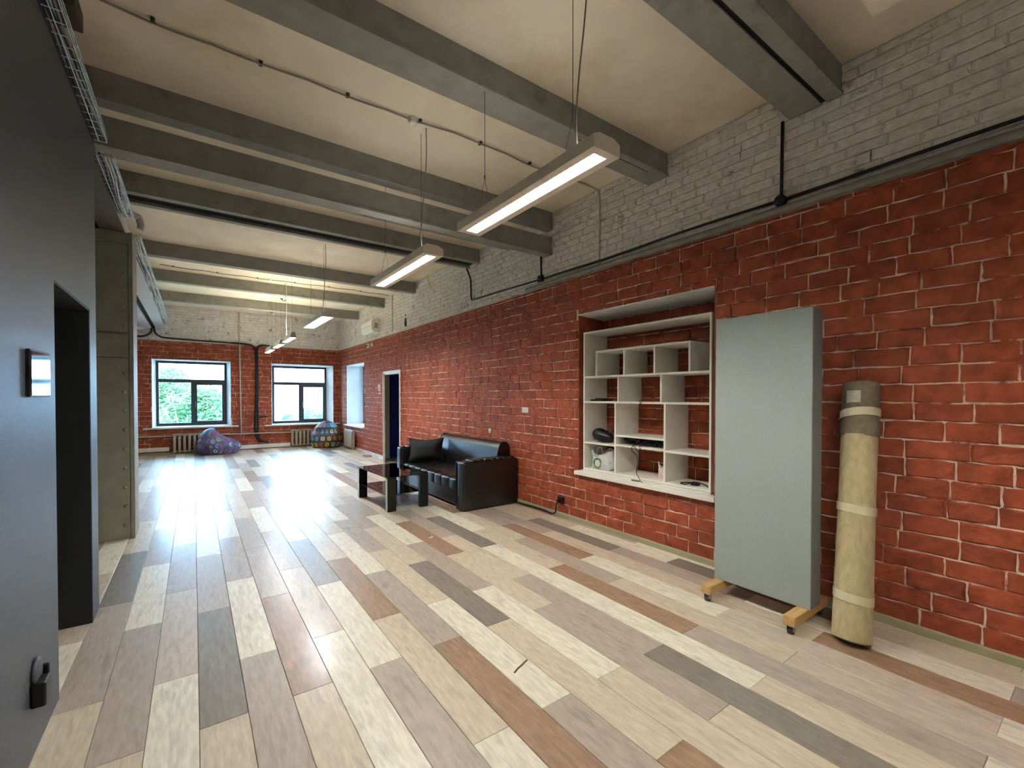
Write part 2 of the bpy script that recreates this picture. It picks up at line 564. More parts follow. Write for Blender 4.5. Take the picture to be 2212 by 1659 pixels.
def lay_bricks(a0, a1, z0, z1, pitch, courses_h, holes, gap, seed, jit=.2):
    """list of (a0,a1,z0,z1) rectangles clipped around holes"""
    rr = random.Random(seed)
    res = []
    z = z0
    while z < z1 - .02:
        h = courses_h
        zt = min(z + h, z1)
        a = a0 - rr.random() * pitch
        while a < a1:
            l = pitch * (1 + rr.uniform(-jit, jit))
            p, q = max(a, a0), min(a + l, a1)
            a += l
            if q - p < .02:
                continue
            rects = [(p, q, z, zt)]
            for (h0, h1, g0, g1) in holes:
                nr = []
                for (p_, q_, r_, s_) in rects:
                    if q_ <= h0 or p_ >= h1 or s_ <= g0 or r_ >= g1:
                        nr.append((p_, q_, r_, s_)); continue
                    if p_ < h0: nr.append((p_, h0, r_, s_))
                    if q_ > h1: nr.append((h1, q_, r_, s_))
                    pp, qq = max(p_, h0), min(q_, h1)
                    if r_ < g0: nr.append((pp, qq, r_, g0))
                    if s_ > g1: nr.append((pp, qq, g1, s_))
                rects = nr
            for (p_, q_, r_, s_) in rects:
                if q_ - p_ > .03 and s_ - r_ > .025:
                    g = gap * rr.uniform(.6, 1.3)
                    g2 = gap * rr.uniform(.5, 1.2)
                    res.append((p_ + g / 2, q_ - g / 2, r_ + g2 / 2, s_ - g2 / 2))
        z = zt
    return res


def put_bricks(rects, variants, axis, at, depth, m, parent, name, size_fn, seed, limit=300):
    rr = random.Random(seed)
    rects = sorted(rects, key=size_fn)
    vm = []
    for k, (vs, fs) in enumerate(variants):
        me = bpy.data.meshes.new(name)
        if axis == 'X':
            vv = [(-d, y, z) for d, y, z in vs]
        else:
            vv = [(y, -d, z) for d, y, z in vs]
        me.from_pydata(vv, [], fs); me.update()
        bm = bmesh.new(); bm.from_mesh(me); bmesh.ops.recalc_face_normals(bm, faces=bm.faces[:]); bm.to_mesh(me); bm.free()
        me.materials.append(m)
        vm.append(me)
    rest = MB()
    for i, (p, q, r, s) in enumerate(rects):
        dp = depth * rr.uniform(.75, 1.25)
        k = rr.randrange(len(variants))
        if i < limit:
            o = bpy.data.objects.new(name, vm[k])
            COL.objects.link(o)
            if axis == 'X':
                o.location = (at, p, r); o.scale = (dp, q - p, s - r)
            else:
                o.location = (p, at, r); o.scale = (q - p, dp, s - r)
            o.parent = parent
        else:
            vs, fs = variants[k]
            if axis == 'X':
                rest.add([(at - d * dp, p + y * (q - p), r + z * (s - r)) for d, y, z in vs], fs)
            else:
                rest.add([(p + y * (q - p), at - d * dp, r + z * (s - r)) for d, y, z in vs], fs)
    if rest.V:
        rest.build(name + '_remainder', m, parent, kind='stuff')


NICHE = (2.25, 4.07, .64, 2.615)
DOOR = (9.98, 11.13, -.01, 2.22)
SIDEW = (12.72, 14.50, .70, 2.56)
HR = [NICHE, DOOR, SIDEW]
wall_right = wall_boxes('X', XW, .62, -3, YF + .62, 0, ZB, HR).build('wall_right', M_MORTAR, kind='structure')
CAMV = Vector((0, 0, 1.6))
rects = lay_bricks(-.9, YF, .05, ZB, .275, .1255, HR, .0105, 3)
hide_panel = lambda p, q, r, s: False
def near_right(t):
    p, q, r, s = t
    y = (p + q) / 2
    # bricks in view are those with y > .3 ; nearest first, those out of the frame or behind the panel last
    bad = 50 if (q < .32 or (1.95 > y > 1.0 and .2 < r < 2.0 and y < 1.9 and y > 1.05)) else 0
    return (Vector((XW, y, (r + s) / 2)) - CAMV).length + bad
put_bricks(rects, brick_variants(12, .62, 5, 5, 3), 'X', XW, .0095, M_BRICK, wall_right, 'brick', near_right, 11)

# upper band of old painted brick
wall_ru = MB().box(XW, XW + .62, -3, YF + .62, ZB, ZC).build('wall_right_upper', M_WMORT, kind='structure')
rects = lay_bricks(-.9, YF, ZB + .02, ZC, .262, .0805, [], .007, 13, .12)
put_bricks(rects, brick_variants(10, .55, 15, 4, 2, .13), 'X', XW, .011, M_WBRICK, wall_ru, 'painted_brick',
           lambda t: (Vector((XW, (t[0] + t[1]) / 2, 3.6)) - CAMV).length + (50 if t[1] < .55 else 0), 17)

# far wall
W1 = (-.915, .880, .73, 2.60)
W2 = (1.943, 3.742, .71, 2.59)
wall_far = wall_boxes('Y', YF, .62, -5, XW, 0, ZB, [W1, W2]).build('wall_far', M_MORTAR, kind='structure')
rects = lay_bricks(-4.9, XW - .014, .05, ZB, .275, .1255, [W1, W2], .009, 33)
put_bricks(rects, brick_variants(8, .45, 35), 'Y', YF, .010, M_BRICK, wall_far, 'brick', lambda t: abs((t[0] + t[1]) / 2 - 1.3), 37)
wall_fu = MB().box(-5, XW, YF, YF + .62, ZB, ZC).build('wall_far_upper', M_WMORT, kind='structure')
rects = lay_bricks(-4.9, XW - .01, ZB + .02, ZC, .262, .0805, [], .007, 43, .12)
put_bricks(rects, brick_variants(8, .55, 45, 4, 2, .13), 'Y', YF, .010, M_WBRICK, wall_fu, 'painted_brick', lambda t: abs((t[0] + t[1]) / 2 - 1.3), 47)

# remaining shell (outside the view): back wall and outer left wall
MB().box(-5.2, XW + .62, -3.2, -3, -.25, ZC).build('wall_back', M_PLASTER, kind='structure')
MB().box(-5.2, -5, -3.2, YF + .62, -.25, ZC).build('wall_left_outer', M_PLASTER, kind='structure')

# dark partition with a doorway
PX = -.59
PT = .20
YE = 4.51
ZP = 3.47
OPN = (3.285, 4.262, -.01, 2.21)
wall_left = wall_boxes('X', PX - PT, PT, -3, YE, 0, ZP, [OPN]).build('wall_left', M_DARKWALL, kind='structure')
MB().box(-2.6, PX - PT, YE - .1, YE, 0, ZP).box(-2.6, -2.5, -3, YE - .1, 0, ZP).box(-2.6, PX, -3, YE, ZP, ZP + .05) \
    .build('wall_left_room', M_DARKROOM, kind='structure')
# inner door leaf folded back inside the doorway
dl = thing('door_2', (PX - PT - .03, OPN[1] - .06, 0), None, None)
dl['kind'] = 'structure'
MB().box(-.62, 0, -.02, .02, .01, 2.16, .004).build('door_leaf', M_DARKROOM, dl)
M_DOORSHADE = mat('doorway_shade_black', (22, 26, 27), rough=.6, var=.1)  # thin dark sheets: shadow of jamb and head put into the colour
MB().box(.03, .03 + PT - .002, .045, .059, 0, 2.21).build('doorway_shade', M_DOORSHADE, dl)
MB().box(.03, .03 + PT - .002, -.915, .045, 2.195, 2.209).build('doorway_shade', M_DOORSHADE, dl)

# baseboards
bb = MB().prism([(XW - .016, 0), (XW - .016, .048), (XW - .010, .058), (XW, .06), (XW, 0)], 'Y', -1, 9.9)
bb.build('baseboard_right', M_BASE, kind='structure')
MB().prism([(XW - .016, 0), (XW - .016, .048), (XW - .010, .058), (XW, .06), (XW, 0)], 'Y', 11.2, YF).build('baseboard_right_end', mat('white_baseboard', (206, 204, 196), rough=.4), kind='structure')
MB().prism([(YF - .016, 0), (YF - .016, .048), (YF - .010, .058), (YF, .06), (YF, 0)], 'X', -5, XW - .016).build('baseboard_far', M_BASE, kind='structure')

# ---------------------------------------------------------------- windows
def far_window(name, hole, fx0, fx1, fz0, fz1):
    x0, x1, z0, z1 = hole
    yf = YF + .5
    w_ = thing(name, ((x0 + x1) / 2, yf, z0), None, None)
    w_['kind'] = 'structure'
    ox, oy, oz = w_.location
    L_ = lambda b: [b.V.__setitem__(i, (v[0] - ox, v[1] - oy, v[2] - oz)) for i, v in enumerate(b.V)]
    def part(b, n, m, p=w_):
        L_(b)
        return b.build(n, m, p)
    b = MB()
    b.prism([(x0, YF - .006), (fx0, yf), (fx0, YF + .62), (x0, YF + .62)], 'Z', z0, z1)
    b.prism([(x1, YF - .006), (fx1, yf), (fx1, YF + .62), (x1, YF + .62)], 'Z', z0, z1)
    b.prism([(YF - .006, z1), (yf, fz1), (YF + .62, fz1), (YF + .62, z1)], 'X', x0, x1)
    b.prism([(YF, z0), (YF, z0 + .012), (yf, fz0), (YF + .62, fz0), (YF + .62, z0)], 'X', x0, x1)
    part(b, 'reveal', M_PLASTER)
    part(MB().box(x0 - .19, x1 + .19, YF - .075, YF + .02, z0 - .035, z0 + .006, .004), 'sill', M_WHITE)
    kx = (fx1 - fx0) / 1.661
    mx = lambda x: fx0 + (x + .856) * kx
    mz = lambda z: fz0 + (z - .75) * (fz1 - fz0) / 1.838
    d0, d1 = yf, yf + .07
    b = MB()
    b.box(mx(-.856), mx(-.793), d0, d1, mz(.75), mz(2.588)).box(mx(.745), mx(.805), d0, d1, mz(.75), mz(2.588))
    b.box(mx(-.793), mx(.745), d0, d1, mz(2.523), mz(2.588)).box(mx(-.793), mx(.745), d0, d1, mz(1.985), mz(2.077))
    b.box(mx(-.793), mx(.745), d0, d1, mz(.75), mz(.826)).box(mx(-.063), mx(.02), d0, d1, mz(.826), mz(1.985))
    part(b, 'frame', M_FRAME)
    s0, s1 = d0 - .018, d1 - .01
    b = MB()
    b.box(mx(.012), mx(.08), s0, s1, mz(.815), mz(1.995), .004).box(mx(.688), mx(.752), s0, s1, mz(.815), mz(1.995), .004)
    b.box(mx(.08), mx(.688), s0, s1, mz(1.918), mz(1.995), .004).box(mx(.08), mx(.688), s0, s1, mz(.815), mz(.872), .004)
    sash = part(b, 'sash', M_FRAME)
    hb = MB().box(mx(.032), mx(.056), s0 - .012, s0, mz(1.36), mz(1.44), .003).box(mx(.034), mx(.054), s0 - .035, s0 - .022, mz(1.27), mz(1.41), .004).cyl((mx(.044), s0 - .03, mz(1.40)), (mx(.044), s0, mz(1.40)), .008, 8)
    L_(hb); hb.build('handle', M_CHROME, sash)
    for (a, c, e, f) in ((-.795, .747, 2.077, 2.523), (-.793, -.063, .826, 1.985)):
        part(MB().box(mx(a), mx(c), d0 + .03, d0 + .036, mz(e), mz(f)), 'pane', M_GLASS)
    part(MB().box(mx(.08), mx(.688), d0 + .015, d0 + .021, mz(.872), mz(1.918)), 'pane', M_GLASS)
    return w_

far_window('window_1', W1, -.856, .805, .75, 2.588)
far_window('window_2', W2, 2.02, 3.645, .722, 2.556)

# window in the right wall, seen edge-on: white reveal, frame and panes
w3 = thing('window_3', (XW + .5, 13.61, .70), None, None); w3['kind'] = 'structure'
y0, y1, z0, z1 = SIDEW
b = MB()
b.prism([(XW - .006, y0), (XW + .5, y0 + .05), (XW + .62, y0 + .05), (XW + .62, y0)], 'Z', z0, z1)
b.prism([(XW - .006, y1), (XW + .5, y1 - .03), (XW + .62, y1 - .03), (XW + .62, y1)], 'Z', z0, z1)
b.box(XW - .006, XW + .62, y0, y1, z1 - .012, z1 + .0).box(XW, XW + .62, y0, y1, z0, z0 + .012)
b.V = [(v[0] - XW - .5, v[1] - 13.61, v[2] - .70) for v in b.V]
b.build('reveal', M_PLASTER, w3)
b = MB().box(XW - .07, XW + .02, y0 - .07, y1 + .08, z0 - .035, z0 + .004, .004)
b.V = [(v[0] - XW - .5, v[1] - 13.61, v[2] - .70) for v in b.V]
b.build('sill', M_WHITE, w3)
b = MB()
for (a, c, e, f) in ((-.83, -.77, .02, 1.84), (.80, .86, .02, 1.84), (-.77, .80, .02, .09), (-.77, .80, 1.78, 1.84), (-.77, .80, 1.24, 1.33), (-.03, .07, .09, 1.24)):
    b.box(0, .07, a, c, e, f)
b.build('frame', M_FRAME, w3)
for (a, c, e, f) in ((-.77, -.03, .09, 1.24), (.07, .80, .09, 1.24), (-.77, .80, 1.33, 1.78)):
    MB().box(.03, .036, a, c, e, f).build('pane', M_GLASS, w3)

# ---------------------------------------------------------------- outside: ground and trees
MB().box(-60, 80, YF + .7, 140, -7.2, -7).box(XW + .7, 80, -40, YF + .7, -7.2, -7).build('outside_ground', M_OUT, label='pale sunlit ground far below the windows outside', cat='ground', kind='stuff')
def leaf_mat(name, rgb):
    m = bpy.data.materials.new(name)
    nt, N, L, P = nodes_of(m)
    d = N.new('ShaderNodeBsdfDiffuse'); t = N.new('ShaderNodeBsdfTranslucent'); x = N.new('ShaderNodeMixShader')
    g = N.new('ShaderNodeNewGeometry')
    r = N.new('ShaderNodeValToRGB')
    c = s2l(rgb)
    r.color_ramp.elements[0].color = (c[0] * .6, c[1] * .7, c[2] * .8, 1)
    r.color_ramp.elements[1].color = (*c, 1)
    L.new(g.outputs['Random Per Island'], r.inputs[0])
    L.new(r.outputs[0], d.inputs[0]); L.new(r.outputs[0], t.inputs[0])
    x.inputs[0].default_value = .45
    L.new(d.outputs[0], x.inputs[1]); L.new(t.outputs[0], x.inputs[2])
    L.new(x.outputs[0], N['Material Output'].inputs[0])
    return m
M_LEAF = leaf_mat('leaf_green', (112, 150, 104))
M_LEAF2 = leaf_mat('leaf_blue_green', (92, 142, 124))
M_TRUNK = mat('tree_bark', (104, 92, 78), rough=.9, var=.2)
def tree(loc, top, rad, label, m, n, seed, blobs, ls=1.):
    rr = random.Random(seed)
    t = thing('tree', loc, label, 'tree', group='trees outside the far windows')
    h = top - loc[2]
    tr = MB().cyl((0, 0, 0), (.15, 0, h * .55), .22, 10, .12)
    for k in range(6):
        a = k * 1.05
        tr.cyl((.1, 0, h * (.38 + .03 * k)), (cos(a) * rad * .55, sin(a) * rad * .5, h * (.62 + .05 * k)), .07, 7, .025)
    tr.build('trunk', M_TRUNK, t)
    lf = MB()
    for _ in range(n):
        bx, by, bz, br = rr.choice(blobs)
        d = Vector((rr.gauss(0, 1), rr.gauss(0, 1), rr.gauss(0, 1))).normalized() * br * (rr.random() ** .33)
        c = Vector((bx * rad, by * rad, bz * h)) + d * rad
        s = rr.uniform(.05, .11) * ls
        u = Vector((rr.gauss(0, 1), rr.gauss(0, 1), rr.gauss(0, .5))).normalized()
        v = u.orthogonal().normalized()
        lf.add([c - u * s, c + v * s * .55, c + u * s, c - v * s * .55], [(0, 1, 2, 3)])
    lf.build('foliage', m, t)
    return t
tree((-.35, 25.5, -7), 3.6, 1.7, 'leafy tree filling most of the left far window', M_LEAF, 9000, 3,
     [(-.5, 0, .72, .55), (.35, .1, .74, .55), (0, -.1, .80, .5), (-.3, .2, .88, .42), (.5, .1, .80, .4), (-.7, 0, .82, .35), (.2, 0, .64, .6), (.8, 0, .70, .4)])
tree((1.3, 31, -7), 2.4, 2.4, 'smaller blue green tree low in the left far window', M_LEAF2, 6000, 5,
     [(0, 0, .8, .6), (-.6, .1, .72, .5), (.5, -.1, .70, .45), (-.2, 0, .62, .7)], 1.3)
tree((11.6, 60, -7), -.1, 3.2, 'distant tree top low in the right far window', M_LEAF2, 900, 9,
     [(0, 0, .86, .4), (-.7, 0, .80, .25), (.6, 0, .82, .3)], 3.)
tree((8.6, 52, -7), -.7, 2.6, 'low distant shrubbery left of the tree in the right far window', M_LEAF, 700, 19,
     [(0, 0, .85, .4), (.8, 0, .8, .3)], 3.)

# ---------------------------------------------------------------- doorway in the right wall
d1 = thing('door_1', (XW, DOOR[0], 0), None, None); d1['kind'] = 'structure'
W_ = DOOR[1] - DOOR[0]
MB().box(-.022, .12, 0, .075, 0, 2.22, .004).build('door_jamb', M_WHITE, d1)
MB().box(-.022, .12, W_ - .075, W_, 0, 2.22, .004).build('door_jamb', M_WHITE, d1)
MB().box(-.022, .12, .075, W_ - .075, 2.13, 2.22, .004).build('door_head', M_WHITE, d1)
leaf = MB().box(-.045, 0, -.86, 0, .012, 2.12, .003).build('door_leaf', M_DOORB, d1)
leaf.location = (-.012, W_ - .075, 0)
leaf.rotation_euler = (0, 0, -radians(19))
hb = MB()
for s in (-1, 1):
    x = -.0225 + s * .0225
    hb.cyl((x, -.80, 1.05), (x + s * .05, -.80, 1.05), .009, 8)
    hb.cyl((x + s * .05, -.81, 1.05), (x + s * .05, -.69, 1.05), .009, 8)
hb.build('handle', M_CHROME, leaf)
# navy room behind the doorway
nv = MB()
nv.box(XW + .62, 7.2, 8.4, 8.5, 0, 3).box(XW + .62, 7.2, 13.0 - .35, 12.75, 0, 3).box(7.1, 7.2, 8.5, 12.65, 0, 3).box(XW + .60, 7.2, 8.4, 12.75, 3, 3.1)
nv.box(XW + .62, XW + .64, 8.5, DOOR[0], 0, 3).box(XW + .62, XW + .64, DOOR[1], 12.65, 0, 3).box(XW + .62, XW + .64, DOOR[0], DOOR[1], 2.22, 3)
nv.box(XW + .121, XW + .62, DOOR[0], DOOR[0] + .012, 0, 2.22).box(XW + .121, XW + .62, DOOR[1] - .012, DOOR[1], 0, 2.22).box(XW + .121, XW + .62, DOOR[0], DOOR[1], 2.208, 2.22)
nv.build('wall_side_room', M_NAVY, kind='structure')
MB().box(XW + .02, 7.2, 8.4, 12.75, -.2, -.012).build('floor_side_room', mat('side_room_floor', (150, 138, 118), rough=.5, var=.1, space='World'), kind='structure')

# ---------------------------------------------------------------- niche with the shelf unit
NB = XW + .44
wn = MB().box(NB, XW + .62, NICHE[0], NICHE[1], NICHE[2], NICHE[3]).build('wall_niche', M_MORTAR, kind='structure')
rects = lay_bricks(NICHE[0], NICHE[1], .70, NICHE[3] - .02, .275, .1255, [], .0095, 53)
put_bricks(rects, brick_variants(6, .3, 55), 'X', NB, .012, M_BRICK, wn, 'brick', lambda t: t[2], 57)
MB().box(XW - .002, NB, NICHE[1] - .014, NICHE[1], NICHE[2], NICHE[3]).box(XW - .002, NB, NICHE[0], NICHE[0] + .014, NICHE[2], NICHE[3]).build('trim_1', M_BRICK, kind='structure')
MB().prism([(XW - .012, NICHE[3] + .012), (XW - .012, NICHE[3] - .004), (NB, NICHE[3] - .03), (NB, NICHE[3] + .0), (XW, NICHE[3])], 'Y', NICHE[0] + .014, NICHE[1] - .014).build('trim_2', M_PLASTER, kind='structure')
sl = thing('niche_sill', (XW, 3.14, .61), 'white window board under the shelf unit in the brick niche', 'sill')
MB().box(-.075, .43, -.92, .93, .006, .054, .006).build('board', M_SHELFW, sl)
MB().box(.004, .03, -.84, .86, .054, .07, .003).build('front_strip', M_SHELFW, sl)
SH0, SH1 = XW + .004, XW + .415
BT = .011
su = thing('shelf_unit', (XW, 3.14, .685), 'white open shelf unit with uneven compartments set in the brick niche', 'shelf')
def sboard(n, y0, y1, z0, z1):
    MB().box(SH0 - XW, SH1 - XW, y0 - 3.14, y1 - 3.14, z0 - .685, z1 - .685, .0015).build(n, M_SHELFW, su)
sboard('side_panel', 3.963, 3.985, .685, 2.39)
sboard('side_panel', 2.295, 2.317, .685, 2.39)
sboard('top_board', 2.317, 3.963, 2.368, 2.39)
sboard('bottom_board', 2.317, 3.963, .685, .707)
for y0, y1, z in ((2.317, 3.963, 1.832), (2.317, 3.963, 1.525), (2.526, 3.767, 2.133), (3.48, 3.963, 1.022), (2.817, 3.458, 1.143), (2.817, 3.458, 1.032), (2.317, 2.795, 1.025)):
    sboard('shelf_board', y0, y1, z - BT, z + BT)
for y, z0, z1 in ((3.767, 1.843, 2.144), (3.344, 1.843, 2.122), (2.935, 1.843, 2.122), (2.526, 1.843, 2.144), (3.427, 1.536, 1.821), (2.852, 1.536, 1.821), (3.469, .707, 1.514), (2.806, .707, 1.514)):
    sboard('upright', y - BT, y + BT, z0, z1)

# ---------------------------------------------------------------- things on the shelves
sx = XW + .16
g = thing('game_controller', (sx, 3.83, 1.537), 'flat black device lying on the second shelf at the left', 'device')
MB().box(-.09, .09, -.10, .10, 0, .022, .008).build('body', M_BLACK, g)
MB().box(-.05, .05, -.06, .06, .022, .034, .005).build('lid', M_BLACK, g)
hs = thing('headset_bag', (sx - .02, 3.78, 1.034), 'black padded headset with a raised strap on the left shelf', 'headset')
MB().grid(lambda u, v: (.085 * cos(2 * pi * u) * sin(pi * (.02 + .96 * v)) ** .6, .16 * sin(2 * pi * u) * sin(pi * (.02 + .96 * v)) ** .6, .075 - .073 * cos(pi * v) + .02 * sin(2 * pi * u)), 18, 10, True).build('body', M_BLACK, hs)
MB().tube(bez([(0, -.08, .10), (.05, -.17, .18), (.08, -.25, .24), (.09, -.28, .26)]), .02, 8).build('strap', M_BLACK, hs)

def bag(name, loc, w_, h, d, label, m, seed, handles=True):
    t = thing(name, loc, label, 'bag')
    rr = random.Random(seed)
    def fn(u, v):
        a = 2 * pi * u
        taper = (1 - .12 * v) * (1 if v > .06 else .8)
        rx = d * (abs(cos(a)) ** .7) * (1 if cos(a) > 0 else -1)
        ry = w_ * (abs(sin(a)) ** .7) * (1 if sin(a) > 0 else -1)
        n = mnoise.noise(Vector((cos(a) * 2.3, sin(a) * 2.3 + seed, v * 4))) * .16
        flare = 1 + .25 * max(0, v - .6)
        zz = h * v + (.03 * sin(3 * a + seed) if v > .9 else 0)
        return (rx * taper * (1 + n), ry * taper * (1 + n) * flare, zz)
    MB().grid(fn, 28, 12, True).build('body', m, t)
    if handles:
        for s in (-1, 1):
            MB().tube(bez([(0, s * w_ * .75, h * .92), (0, s * w_ * .62, h * 1.2), (0, s * w_ * .35, h * 1.22), (0, s * w_ * .2, h * .9)]), .008, 6).build('handle', m, t)
    return t
bg1 = bag('plastic_bag', (sx - .03, 3.735, .708), .175, .205, .11, 'white carrier bag holding colourful things in the bottom left compartment', M_BAG, 2)
MB().tube([(-.10, .03 + .055 * cos(t), .075 + .055 * sin(t)) for t in [2 * pi * k / 20 for k in range(20)]], .012, 8, True).build('green_ring', mat('green_rubber', (96, 130, 46), rough=.5), bg1)
MB().lathe([(.001, .02), (.05, .03), (.06, .08), (.03, .12), (.001, .125)], (-.02, -.03, 0), 12).build('pink_content', mat('pale_pink', (222, 178, 160), rough=.7), bg1)
bag('pink_bag', (sx, 2.90, .708), .075, .16, .06, 'small pale pink bag beside the middle upright on the bottom shelf', mat('pale_pink_bag', (226, 196, 184), rough=.6, var=.1, scale=20), 8, False)
ch_ = thing('cable_heap', (sx - .02, 3.13, 1.044), 'tangled heap of black cables on the narrow middle shelf', 'cables')
rr = random.Random(4)
for k in range(9):
    c0 = rr.uniform(-.2, .2)
    pts = []
    for i in range(9):
        a = i * 1.1 + k
        pts.append((rr.uniform(-.09, .09), c0 + .11 * cos(a), .012 + abs(sin(a * 1.3)) * .055 + rr.uniform(0, .02)))
    MB().tube(bez(pts, 5), .008, 6).build('cable', M_CABLE, ch_)
hc = thing('hanging_cable', (XW - .002, 3.14, 1.046), 'thin black cable hanging from the middle shelf down over the white board', 'cable')
fx = -.012
cp = bez([(.12, .06, .01), (fx, .05, .006), (fx - .004, .07, -.05), (fx - .002, .0, -.10), (fx, -.005, -.2), (fx, .01, -.28), (fx, -.03, -.35), (fx - .03, -.06, -.368),
                   (fx - .05, .0, -.369), (fx - .035, .05, -.369), (fx - .01, .01, -.369), (fx - .03, -.07, -.368), (fx - .055, -.12, -.366)], 6)
MB().tube(cp, .0035, 6).build('cable', M_CABLE, hc)
MB().tube(bez([(.1, -.02, .01), (fx, -.03, .006), (fx, -.05, -.03), (fx - .002, -.02, -.06), (fx, .02, -.02), (fx, .05, .004), (.08, .08, .012)], 6), .0035, 6).build('cable_loop', M_CABLE, hc)
ad = thing('charger', (sx - .05, 2.53, .708), 'black charger with coiled lead on the bottom shelf at the right', 'charger')
MB().box(-.03, .03, -.045, .03, 0, .03, .006).build('brick', M_BLACK, ad)
MB().tube(bez([(0, .03, .012), (.05, .09, .008), (-.04, .13, .008), (-.08, .05, .01), (-.02, -.02, .035), (.04, -.09, .012), (0, -.14, .008)], 6), .006, 6).build('lead', M_CABLE, ad)
cl = thing('binder_clip', (XW + .012, 3.1, 1.536), 'tiny black wire clip on the edge of the second shelf', 'clip')
MB().tube(bez([(0, -.012, 0), (-.015, -.016, .012), (-.02, -.006, -.02), (-.02, .008, -.02), (-.015, .016, .014), (0, .01, .0)], 5), .0025, 6).build('wire', M_CABLE, cl)

# ---------------------------------------------------------------- ceiling beams
def beam(name, prof_list, x0, label, slots=()):
    t = thing(name, (0, prof_list[0][0], prof_list[0][2]), label, 'beam', group=None)
    oy, oz = prof_list[0][0], prof_list[0][2]
    for (y0, y1, z0, z1) in prof_list:
        fl_, lp = .022, .012
        poly = [(y0, z0), (y1, z0), (y1, z0 + fl_), (y1 - lp, z0 + fl_), (y1 - lp, z1), (y0 + lp, z1), (y0 + lp, z0 + fl_), (y0, z0 + fl_)]
        MB().prism([(p - oy, q - oz) for p, q in poly], 'X', x0, XW + .002).build('girder', M_BEAM, t)
    for (y0, y1, z0, z1, xa, xb) in slots:
        MB().box(xa, xb, y0 - oy, y1 - oy, z0 - oz, z1 - oz).build('gap', M_SLOT, t)
    return t
ZS = 3.845
beam('ceiling_beam', [(1.408, 1.635, ZS, ZC), (1.265, 1.374, ZS, ZC)], -5, 'grey double ceiling beam nearest the camera with a black slot', [(1.375, 1.407, ZS + .012, ZC, -5, XW)])
beam('ceiling_beam', [(2.76, 3.02, ZS, ZC)], -5, 'wide grey ceiling beam passing above the nearest lamp', [(2.835, 2.843, ZS - .001, ZS + .01, 2.75, 3.72)])
beam('ceiling_beam', [(4.55, 4.69, ZS, ZC)], -5, 'dark grey ceiling beam just above the lower hanging beam')
beam('lower_beam', [(4.56, 4.70, 3.50, 3.735)], -.6, 'low dark steel beam hung under the ceiling beam beyond the first lamp')
beam('ceiling_beam', [(5.46, 5.62, ZS, ZC)], -5, 'grey ceiling beam hidden behind the low hanging steel beam')
beam('ceiling_beam', [(6.42, 6.52, ZS, ZC), (6.76, 6.85, ZS, ZC)], -5, 'grey double ceiling beam with a wide black gap above the second lamp', [(6.521, 6.759, ZS + .04, ZC, -5, XW)])
beam('ceiling_beam', [(9.08, 9.24, ZS, ZC)], -5, 'grey ceiling beam over the third lamp')
beam('ceiling_beam', [(11.0, 11.16, ZS, ZC)], -5, 'second grey ceiling beam from the far wall')
beam('ceiling_beam', [(13.17, 13.33, ZS, ZC)], -5, 'grey ceiling beam nearest the far windows')
cb = thing('ceiling_box', (-.80, 3.74, 3.95), 'dark box fixed to the ceiling at the upper left corner', 'box')
MB().box(-.3, .235, 0, .25, 0, .12, .004).build('body', mat('dark_box_paint', (70, 66, 54), rough=.8), cb)

# ---------------------------------------------------------------- steel column and girder
stc = thing('steel_column', (-.85, 6.72, 0), 'olive grey riveted steel column beside the dark partition', 'column')
MB().box(-.30, .30, -.18, .20, 0, 3.42, .006).build('shaft', M_STEEL, stc)
MB().box(-.30, .262, -.2, -.18, .0, 2.02, .003).build('cover_plate', M_STEEL, stc)
MB().box(-.30, .262, -.196, -.18, 2.026, 2.29, .003).build('cover_plate', M_STEEL, stc)
MB().box(-.30, .262, -.193, -.18, 2.305, 3.28, .003).build('cover_plate', M_STEEL, stc)
MB().box(-.30, .27, -.20, -.18, 3.29, 3.41, .004).build('top_band', M_STEEL, stc)
MB().box(.266, .305, -.2, .205, 0, 3.42, .004).build('corner_angle', M_STEEL, stc)
rv = MB().lathe([(.021, 0), (.020, .006), (.013, .014), (.001, .017)], (0, 0, 0), 10, 'Y')
rv.V = [(x, -y, z) for x, y, z in rv.V]
rme = rv.mesh('rivet'); rme.materials.append(M_STEEL)
for k in range(9):
    o = bpy.data.objects.new('rivet', rme); COL.objects.link(o); o.parent = stc; o.location = (.225, -.199, .155 + k * .213)
for k in range(5):
    o = bpy.data.objects.new('rivet', rme); COL.objects.link(o); o.parent = stc; o.location = (.225, -.192, 2.38 + k * .2); o.scale = (.8, .7, .8)

sg = thing('steel_girder', (-.87, 4.6, 3.42), 'white painted double steel girder running over the column to the far wall', 'girder')
M_GIRD = mat('girder_white_paint', (190, 190, 192), rough=.6, var=.06, scale=8, space='World')
M_GIRDD = mat('girder_dark', (92, 90, 80), rough=.7, var=.1, scale=8, space='World')  # darker tone for the stretch up to the column
for x0, x1, n in ((.05, .257, 'near_girder'), (-.25, -.04, 'outer_girder')):
    xm = (x0 + x1) / 2
    for ya, yb, mm in ((.0, 2.1, M_GIRDD), (2.1, YF - 4.6, M_GIRD)):
        MB().box(x0, x1, ya, yb, 0, .02).box(xm - .02, xm + .02, ya, yb, .02, .42).build(n, mm, sg)
MB().box(-.04, .05, .0, YF - 4.6, .05, .06).build('gap', M_SLOT, sg)

